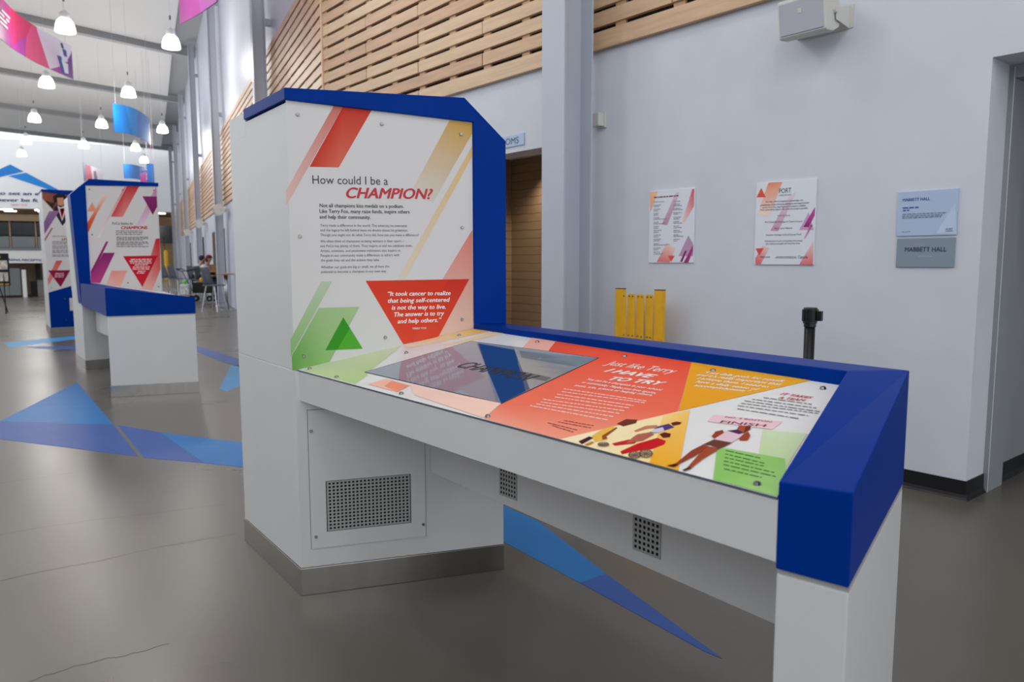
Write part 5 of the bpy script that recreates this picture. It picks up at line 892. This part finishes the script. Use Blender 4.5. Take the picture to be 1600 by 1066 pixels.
bm = bmesh.new(); add_lathe(bm, (sx, sy, 0), [(.17, 0), (.17, .02), (.15, .035), (.05, .05)], 28); put('base', bmesh_to('base', bm), 'black_metal', sn, smooth=False)
tube('post', (sx, sy, .04), (sx, sy, 1.03), .0315, 'black_metal', sn, n=20)
bm = bmesh.new(); add_lathe(bm, (sx, sy, 1.0), [(.036, 0), (.036, .02), (.041, .022), (.041, .108), (.038, .116), (.02, .118)], 24); hd = put('head', bmesh_to('head', bm), 'black_plastic', sn)
for k in range(4):
    a = k*math.pi/2+.9; ax = Vector((math.cos(a), math.sin(a), 0)); ay = Vector((-ax.y, ax.x, 0))
    obox('belt_slot', Vector((sx, sy, 1.07))+ax*.043, ax*.004, ay*.012, Vector((0, 0, .036)), 'black_metal', hd, .002)
obox('belt_clip', Vector((sx+.0, sy-.058, 1.068)), Vector((.012, 0, 0)), Vector((0, .018, 0)), Vector((0, 0, .03)), 'black_plastic', hd, .003)

# ------------------------------------------------------------------ far left: reception and menu easel
RQ = Vector(D['RQ'])
def rp_(h, z, o=0): return RQ+NV*h-DV*o+Vector((0, 0, z))
def f_rec(h, z, o): return rp_(h, z, .12+o*8)
rc = thing('reception_desk', tuple(RQ), 'arena reception with white fascia, glass screens and upper glazing at far left', 'reception')
def rbox(nm, h0, h1, z0, z1, d0, d1, mt, par=rc): return obox(nm, rp_((h0+h1)/2, (z0+z1)/2, -(d0+d1)/2), NV*((h1-h0)/2), DV*((d1-d0)/2), Vector((0, 0, (z1-z0)/2)), mt, par)
fa = rbox('fascia', -7, 2.4, 1.352, 1.85, -.1, 3, 'ceiling_white'); lettering('lettering', D['RT'], f_rec, 'ink_navy', fa, bold=.02)
rbox('rear_wall', -7, 2.4, 0, 1.36, 2.9, 3, 'beige'); rbox('side_wall', 2.3, 2.4, 0, 3.1, 0, 3, 'beige'); rbox('upper_rear_wall', -7, 2.4, 1.85, 3.1, 1.4, 1.5, 'soffit')
rbox('roof', -7, 2.45, 3.0, 3.2, -.15, 3, 'soffit'); rbox('ledge', -7, 2.4, 1.85, 1.95, -.12, .1, 'grey_glass')
for h in (-6.6, -5.4, -4.2, -3.0, -1.8, -.6, .27, 1.14, 2.2): rbox('mullion', h-.03, h+.03, 1.95, 3.0, 0, .06, 'soffit')
for h0, h1 in ((-6.5, -5.5), (-5.3, -4.3), (-4.1, -3.1), (-2.9, -1.9), (-1.7, -.7), (-.5, .22), (.32, 1.09), (1.19, 2.15)):
    rbox('upper_pane', h0, h1, 2.45, 2.95, .02, .03, 'dark_glass'); rbox('balustrade_pane', h0, h1, 1.97, 2.4, .0, .01, 'grey_glass')
for h in (-2.6, -1.2, .635, 1.9): rbox('post', h-.07, h+.07, 0, 1.09, 0, .12, 'ceiling_white')
for h0, h1 in ((-2.4, -1.4), (-1.0, .1), (.12, .5)): rbox('glass_screen', h0, h1, .08, 1.15, .05, .065, 'grey_glass')
rbox('counter', 1.05, 1.85, 0, .68, .2, .9, 'stone'); rbox('counter_top', 1.0, 1.9, .68, .72, .15, .95, 'dark_metal'); rbox('dark_screen', .86, 1.02, .3, 1.33, 1.5, 1.6, 'dark_metal'); rbox('low_bench', .74, 1.0, 0, .6, .8, 1.4, 'dark_metal')
for k, (h, dd) in enumerate(((-11.9, 1.5), (-11.9, 3.5), (-9.6, 1.5), (-9.6, 3.5), (-1.1, 2.0))):
    c = endp(h, 5.42, -dd); bm = bmesh.new(); add_lathe(bm, c, [(.42, 0), (.42, .04)], 18)
    tag(put('ceiling_light', bmesh_to('ceiling_light', bm), 'lamp_glass'), ('round ceiling light over the reception, nearer the left edge, front', 'round ceiling light over the reception, nearer the left edge, rear', 'round ceiling light beside the farthest kiosk, front', 'round ceiling light beside the farthest kiosk, rear', 'round ceiling light above the far stairs')[k], 'lamp', 'round lights under the brown far ceiling')
E0 = Vector((2.29, 24.6, 0)); ER = rgt.copy(); EN = Vector((-ER.y, ER.x, 0))*-1
es = thing('menu_easel', tuple(E0), 'black menu board with food pictures on an easel at far left', 'sign')
def eb(nm, a0, a1, z0, z1, o0, o1, mt, par=es): return obox(nm, E0+ER*((a0+a1)/2)+EN*((o0+o1)/2)+Vector((0, 0, (z0+z1)/2)), ER*((a1-a0)/2), EN*((o1-o0)/2), Vector((0, 0, (z1-z0)/2)), mt, par)
bd = eb('board', -.72, .2, .76, 1.63, 0, .03, 'black_plastic')
for a0, a1, z0, z1, c in ((-.68, -.42, 1.2, 1.44, (190, 170, 150)), (-.36, -.12, 1.2, 1.44, (200, 190, 180)), (-.08, .17, 1.2, 1.44, (206, 196, 186)), (-.68, -.42, .88, 1.12, (150, 160, 90)), (-.36, -.12, .88, 1.12, (196, 180, 150)), (-.08, .17, .88, 1.12, (206, 200, 196))):
    eb('food_picture', a0, a1, z0, z1, .03, .034, mat('picture_%d_%d_%d' % c, c, .5, noise=.5, nscale=9), bd)
eb('heading_strip', -.2, .0, 1.5, 1.56, .03, .034, mat('picture_gold', (190, 150, 40), .5), bd); eb('footer_strip', -.2, .18, .78, .82, .03, .034, 'picture_gold', bd)
for a, o in ((-.62, .12), (.1, .12), (-.26, -.5)): tube('leg', E0+ER*a+EN*o, E0+ER*(a*.8-.05)+EN*0+Vector((0, 0, 1.3)), .015, 'black_metal', es, n=8)

# ------------------------------------------------------------------ seating by the far columns: stools, table, people, cart
def stool(c, d, label, grp='grey high stools by the columns'):
    """c floor centre, d facing direction"""
    c = Vector(c); d = Vector(d).normalized(); s = Vector((-d.y, d.x, 0)); t = thing('bar_stool', tuple(c), label, 'chair', grp)
    for a in (-1, 1):
        for b_ in (-1, 1): tube('leg', c+d*(a*.26)+s*(b_*.22), c+d*(a*.14)+s*(b_*.15)+Vector((0, 0, .72)), .014, 'chrome', t, n=6)
    bm = bmesh.new(); 
    for a in (-1, 1): add_tube(bm, c+d*.22*a+s*.19+Vector((0, 0, .26)), c+d*.22*a-s*.19+Vector((0, 0, .26)), .01, n=6); add_tube(bm, c+d*.22+s*.19*a+Vector((0, 0, .26)), c-d*.22+s*.19*a+Vector((0, 0, .26)), .01, n=6)
    put('footrest', bmesh_to('footrest', bm), 'chrome', t)
    bm = bmesh.new(); add_obox(bm, c+Vector((0, 0, .735)), d*.22, s*.22, Vector((0, 0, .018))); bev(bm, .015); put('seat', bmesh_to('seat', bm), 'chair_grey', t)
    vs = []; fs = []
    for j in range(6):
        z = .74+j*.1; w = .21-.012*j
        for i in range(5):
            x = (i-2)/2; vs.append(c-d*(.2+.03*j-.05*x*x)+s*(w*x)+Vector((0, 0, z)))
    for j in range(5):
        for i in range(4): k = j*5+i; fs.append((k, k+1, k+6, k+5))
    me = mesh('backrest', vs, fs); bm = bmesh.new(); bm.from_mesh(me); bmesh.ops.solidify(bm, geom=bm.faces[:], thickness=.02); put('backrest', bmesh_to('backrest', bm), 'chair_grey', t, smooth=True)
    return t
FD = (NV*.72-DV*.69).normalized(); FS_ = Vector((-FD.y, FD.x, 0))
def skin_mesh(name, nodes, edges, mt, parent, root=0, sub=2):
    me = bpy.data.meshes.new(name); me.from_pydata([tuple(n[0]) for n in nodes], edges, [])
    ob = bpy.data.objects.new(name, me); COL.objects.link(ob)
    ob.modifiers.new('skin', 'SKIN'); sm = ob.modifiers.new('sub', 'SUBSURF'); sm.levels = sub; sm.render_levels = sub
    for i, nd in enumerate(nodes): 
        me.skin_vertices[0].data[i].radius = (nd[1], nd[2] if len(nd) > 2 else nd[1]); me.skin_vertices[0].data[i].use_root = (i == root)
    dg = bpy.context.evaluated_depsgraph_get(); out = bpy.data.meshes.new_from_object(ob.evaluated_get(dg)); bpy.data.objects.remove(ob)
    return put(name, out, mt, parent, smooth=True)
def person(seat, label, headwear, lean=.16, reach=.22):
    S = Vector(seat); P = lambda f, s, z: S+FD*f+FS_*s+Vector((0, 0, z))
    t = thing('person', (S.x, S.y, 0), label, 'person')
    nodes = [(P(0, 0, .08), .14, .12), (P(lean*.35, 0, .25), .125, .1), (P(lean*.8, 0, .45), .15, .1), (P(lean+.05, 0, .58), .055), (P(lean+.09, 0, .66), .065), (P(lean+.12, 0, .76), .09, .1), (P(lean+.1, 0, .83), .06)]
    edges = [(0, 1), (1, 2), (2, 3), (3, 4), (4, 5), (5, 6)]
    for k in (-1, 1):
        i = len(nodes)
        nodes += [(P(lean*.8, k*.17, .48), .06), (P(lean+.1, k*.22, .24), .043), (P(lean+reach, k*.1, .16), .033), (P(lean+reach+.09, k*.07, .15), .03, .018), (P(lean+reach+.16, k*.06, .14), .012)]
        edges += [(2, i), (i, i+1), (i+1, i+2), (i+2, i+3), (i+3, i+4)]
        nodes += [(P(lean+reach+.08, k*.03, .165), .011)]; edges += [(i+2, i+5)]
        j = len(nodes); nodes += [(P(.08, k*.1, .04), .09), (P(.46, k*.12, .05), .06), (P(.40, k*.12, -.38), .042), (P(.40, k*.12, -.44), .04), (P(.52, k*.13, -.47), .03)]
        edges += [(0, j), (j, j+1), (j+1, j+2), (j+2, j+3), (j+3, j+4)]
    skin_mesh('body', nodes, edges, 'skin', t)
    top = [(n[0], n[1]*1.18, (n[2] if len(n) > 2 else n[1])*1.18) for n in nodes[:3]]+[(nodes[3][0]-Vector((0, 0, .05)), .08)]
    te = [(0, 1), (1, 2), (2, 3)]
    for k, o in ((-1, 7), (1, 18)):
        i = len(top); top += [(nodes[o][0], .078), (nodes[o+1][0], .062), (nodes[o+2][0], .046)]; te += [(2, i), (i, i+1), (i+1, i+2)]
    skin_mesh('shirt', top, te, 'shirt_white', t)
    leg = [(nodes[0][0]-Vector((0, 0, .02)), .15, .13)]; le = []
    for o in (13, 24):
        i = len(leg); leg += [(nodes[o][0], .1), (nodes[o+1][0], .075), (nodes[o+2][0], .058)]; le += [(0, i), (i, i+1), (i+1, i+2)]
    skin_mesh('trousers', leg, le, 'trousers', t)
    h = P(lean+.115, 0, .79)
    bm = bmesh.new(); add_lathe(bm, h, [(.106, -.015), (.112, .02), (.1, .07), (.06, .105), (.01, .115)], 16)
    if headwear == 'cap':
        c_ = put('cap', bmesh_to('cap', bm), 'cap_maroon', t, smooth=True); obox('peak', h+FD*.14+Vector((0, 0, .005)), FD*.06, FS_*.07, Vector((0, 0, .008)), 'cap_maroon', c_)
        bm = bmesh.new(); add_lathe(bm, P(lean+.06, 0, .72), [(.05, -.12), (.09, -.04), (.1, .06)], 12); put('hair', bmesh_to('hair', bm), 'hair', t, smooth=True)
        bm = bmesh.new(); add_tube(bm, P(lean*.9, -.15, .56), P(lean+.06, .12, .2), .014, n=6); put('bag_strap', bmesh_to('bag_strap', bm), 'trousers', t)
    else:
        bm2 = bmesh.new(); add_lathe(bm2, h-Vector((0, 0, .05))-FD*.03, [(.07, -.05), (.1, 0), (.112, .06), (.1, .11), (.05, .15), (.01, .155)], 16); put('hair', bmesh_to('hair', bm2), 'hair', t, smooth=True); bm.free()
    # face: nose, eyes, mouth
    f0 = P(lean+.12, 0, .755); bm = bmesh.new(); add_tube(bm, f0+FD*.085+Vector((0, 0, .02)), f0+FD*.118-Vector((0, 0, .02)), .008, .016, 6); put('nose', bmesh_to('nose', bm), 'skin', t)
    bm = bmesh.new()
    for k in (-1, 1): add_obox(bm, f0+FD*.092+FS_*(k*.035)+Vector((0, 0, .025)), FD*.004, FS_*.013, Vector((0, 0, .006)))
    put('eyes', bmesh_to('eyes', bm), 'hair', t)
    obox('mouth', f0+FD*.09-Vector((0, 0, .05)), FD*.004, FS_*.022, Vector((0, 0, .005)), 'cap_maroon', t)
    return t
stool((8.749, 28.48, 0), FD, 'grey high stool under the person with the maroon cap')
stool((8.893, 29.788, 0), FD, 'grey high stool under the dark-haired person')
stool((6.97, 21.8, 0), FD, 'empty grey high stool right of the cart, in front of the table')
stool((8.60, 31.3, 0), FD, 'empty grey high stool left of the seated people, nearer one')
stool((8.72, 32.9, 0), FD, 'empty grey high stool left of the seated people, farther one')
person((8.749, 28.48, .745), 'seated person in a white shirt and maroon cap, looking down', 'cap')
person((8.893, 29.788, .745), 'seated dark-haired person in a white shirt, behind the one in the cap', 'hair', lean=.2)
pb = box('paper_bag', (8.98, 9.12, 28.22, 28.4, 1.06, 1.3), 'kraft', None, .006); tag(pb, 'brown paper bag on the high table in front of the person in the cap', 'bag')
def high_table(c, l, w, label):
    c = Vector(c); t = thing('high_table', tuple(c), label, 'table'); bm = bmesh.new(); add_obox(bm, c+Vector((0, 0, 1.04)), NV*w, DV*l, Vector((0, 0, .02))); bev(bm, .005)
    put('table_top', bmesh_to('table_top', bm), 'table_wood', t)
    for k in (-1, 1):
        q = c+DV*(l*.6*k); tube('leg', q+Vector((0, 0, .02)), q+Vector((0, 0, 1.03)), .035, 'chrome', t, n=10); bm = bmesh.new(); add_lathe(bm, q, [(w*.9, 0), (w*.9, .012), (.04, .03)], 16); put('foot', bmesh_to('foot', bm), 'chrome', t)
high_table((9.06, 28.5, 0), .6, .14, 'narrow high table in front of the seated people')
high_table((7.46, 22.25, 0), .42, .2, 'short high wooden table beside the empty stool')
# folding cart
CC = Vector((8.33, 27.4, 0)); CX = rgt.copy(); CY = Vector((-CX.y, CX.x, 0))
ct = thing('folding_cart', tuple(CC), 'black folding cart with handle and small wheels beside the seated people', 'cart')
bm = bmesh.new(); add_obox(bm, CC+CX*.12+Vector((0, 0, .5)), CX*.34, CY*.24, Vector((0, 0, .19))); bev(bm, .03); put('fabric_body', bmesh_to('fabric_body', bm), 'cart_black', ct)
w0 = None
for a in (-.28, .36):
    for b_ in (-.2, .2):
        p = CC+CX*a+CY*b_+Vector((0, 0, .115)); bm = bmesh.new(); add_tube(bm, p-CY*.025, p+CY*.025, .115, n=18); w_ = put('wheel', bmesh_to('wheel', bm), 'rubber', ct)
        bm = bmesh.new(); add_tube(bm, p-CY*.03, p+CY*.03, .04, n=10); put('hub', bmesh_to('hub', bm), 'chrome', w_)
bm = bmesh.new()
for b_ in (-.2, .2):
    add_tube(bm, CC+CX*-.2+CY*b_+Vector((0, 0, .3)), CC+CX*-.55+CY*b_+Vector((0, 0, 1.05)), .014, n=8); add_tube(bm, CC+CX*-.55+CY*b_+Vector((0, 0, 1.05)), CC+CX*-.76+CY*b_+Vector((0, 0, 1.15)), .014, n=8); add_tube(bm, CC+CX*-.55+CY*b_+Vector((0, 0, 1.07)), CC+CX*-.1+CY*b_+Vector((0, 0, 1.15)), .014, n=8); add_tube(bm, CC+CX*-.1+CY*b_+Vector((0, 0, 1.15)), CC+CX*.1+CY*b_+Vector((0, 0, .95)), .014, n=8)
add_tube(bm, CC+CX*-.76-CY*.2+Vector((0, 0, 1.15)), CC+CX*-.76+CY*.2+Vector((0, 0, 1.15)), .018, n=8)
put('handle_frame', bmesh_to('handle_frame', bm), 'black_metal', ct)
bm = bmesh.new(); add_obox(bm, CC-CX*.40-CY*.36+Vector((0, 0, .44)), CX*.16, CY*.12, Vector((0, 0, .19))); bev(bm, .05); tg = put('patterned_bag', bmesh_to('patterned_bag', bm), 'bag', ct) if False else put('patterned_bag', bmesh_to('patterned_bag', bm), 'bag'); tag(tg, 'grey and white patterned bag hanging on the cart', 'bag')
bm = bmesh.new(); add_lathe(bm, CC-CX*.42-CY*.36+Vector((0, 0, .63)), [(.05, 0), (.075, .04), (.07, .1), (.02, .13)], 12); tag(put('green_ball', bmesh_to('green_ball', bm), 'green'), 'bright green item on top of the patterned bag', 'toy')
bm = bmesh.new(); add_lathe(bm, CC-CX*.0+Vector((0, 0, .691)), [(.05, 0), (.06, .08), (.04, .13), (.015, .16)], 12); tag(put('yellow_item', bmesh_to('yellow_item', bm), 'yellow'), 'small yellow item lying on the black cart', 'toy')


flush_lettering()
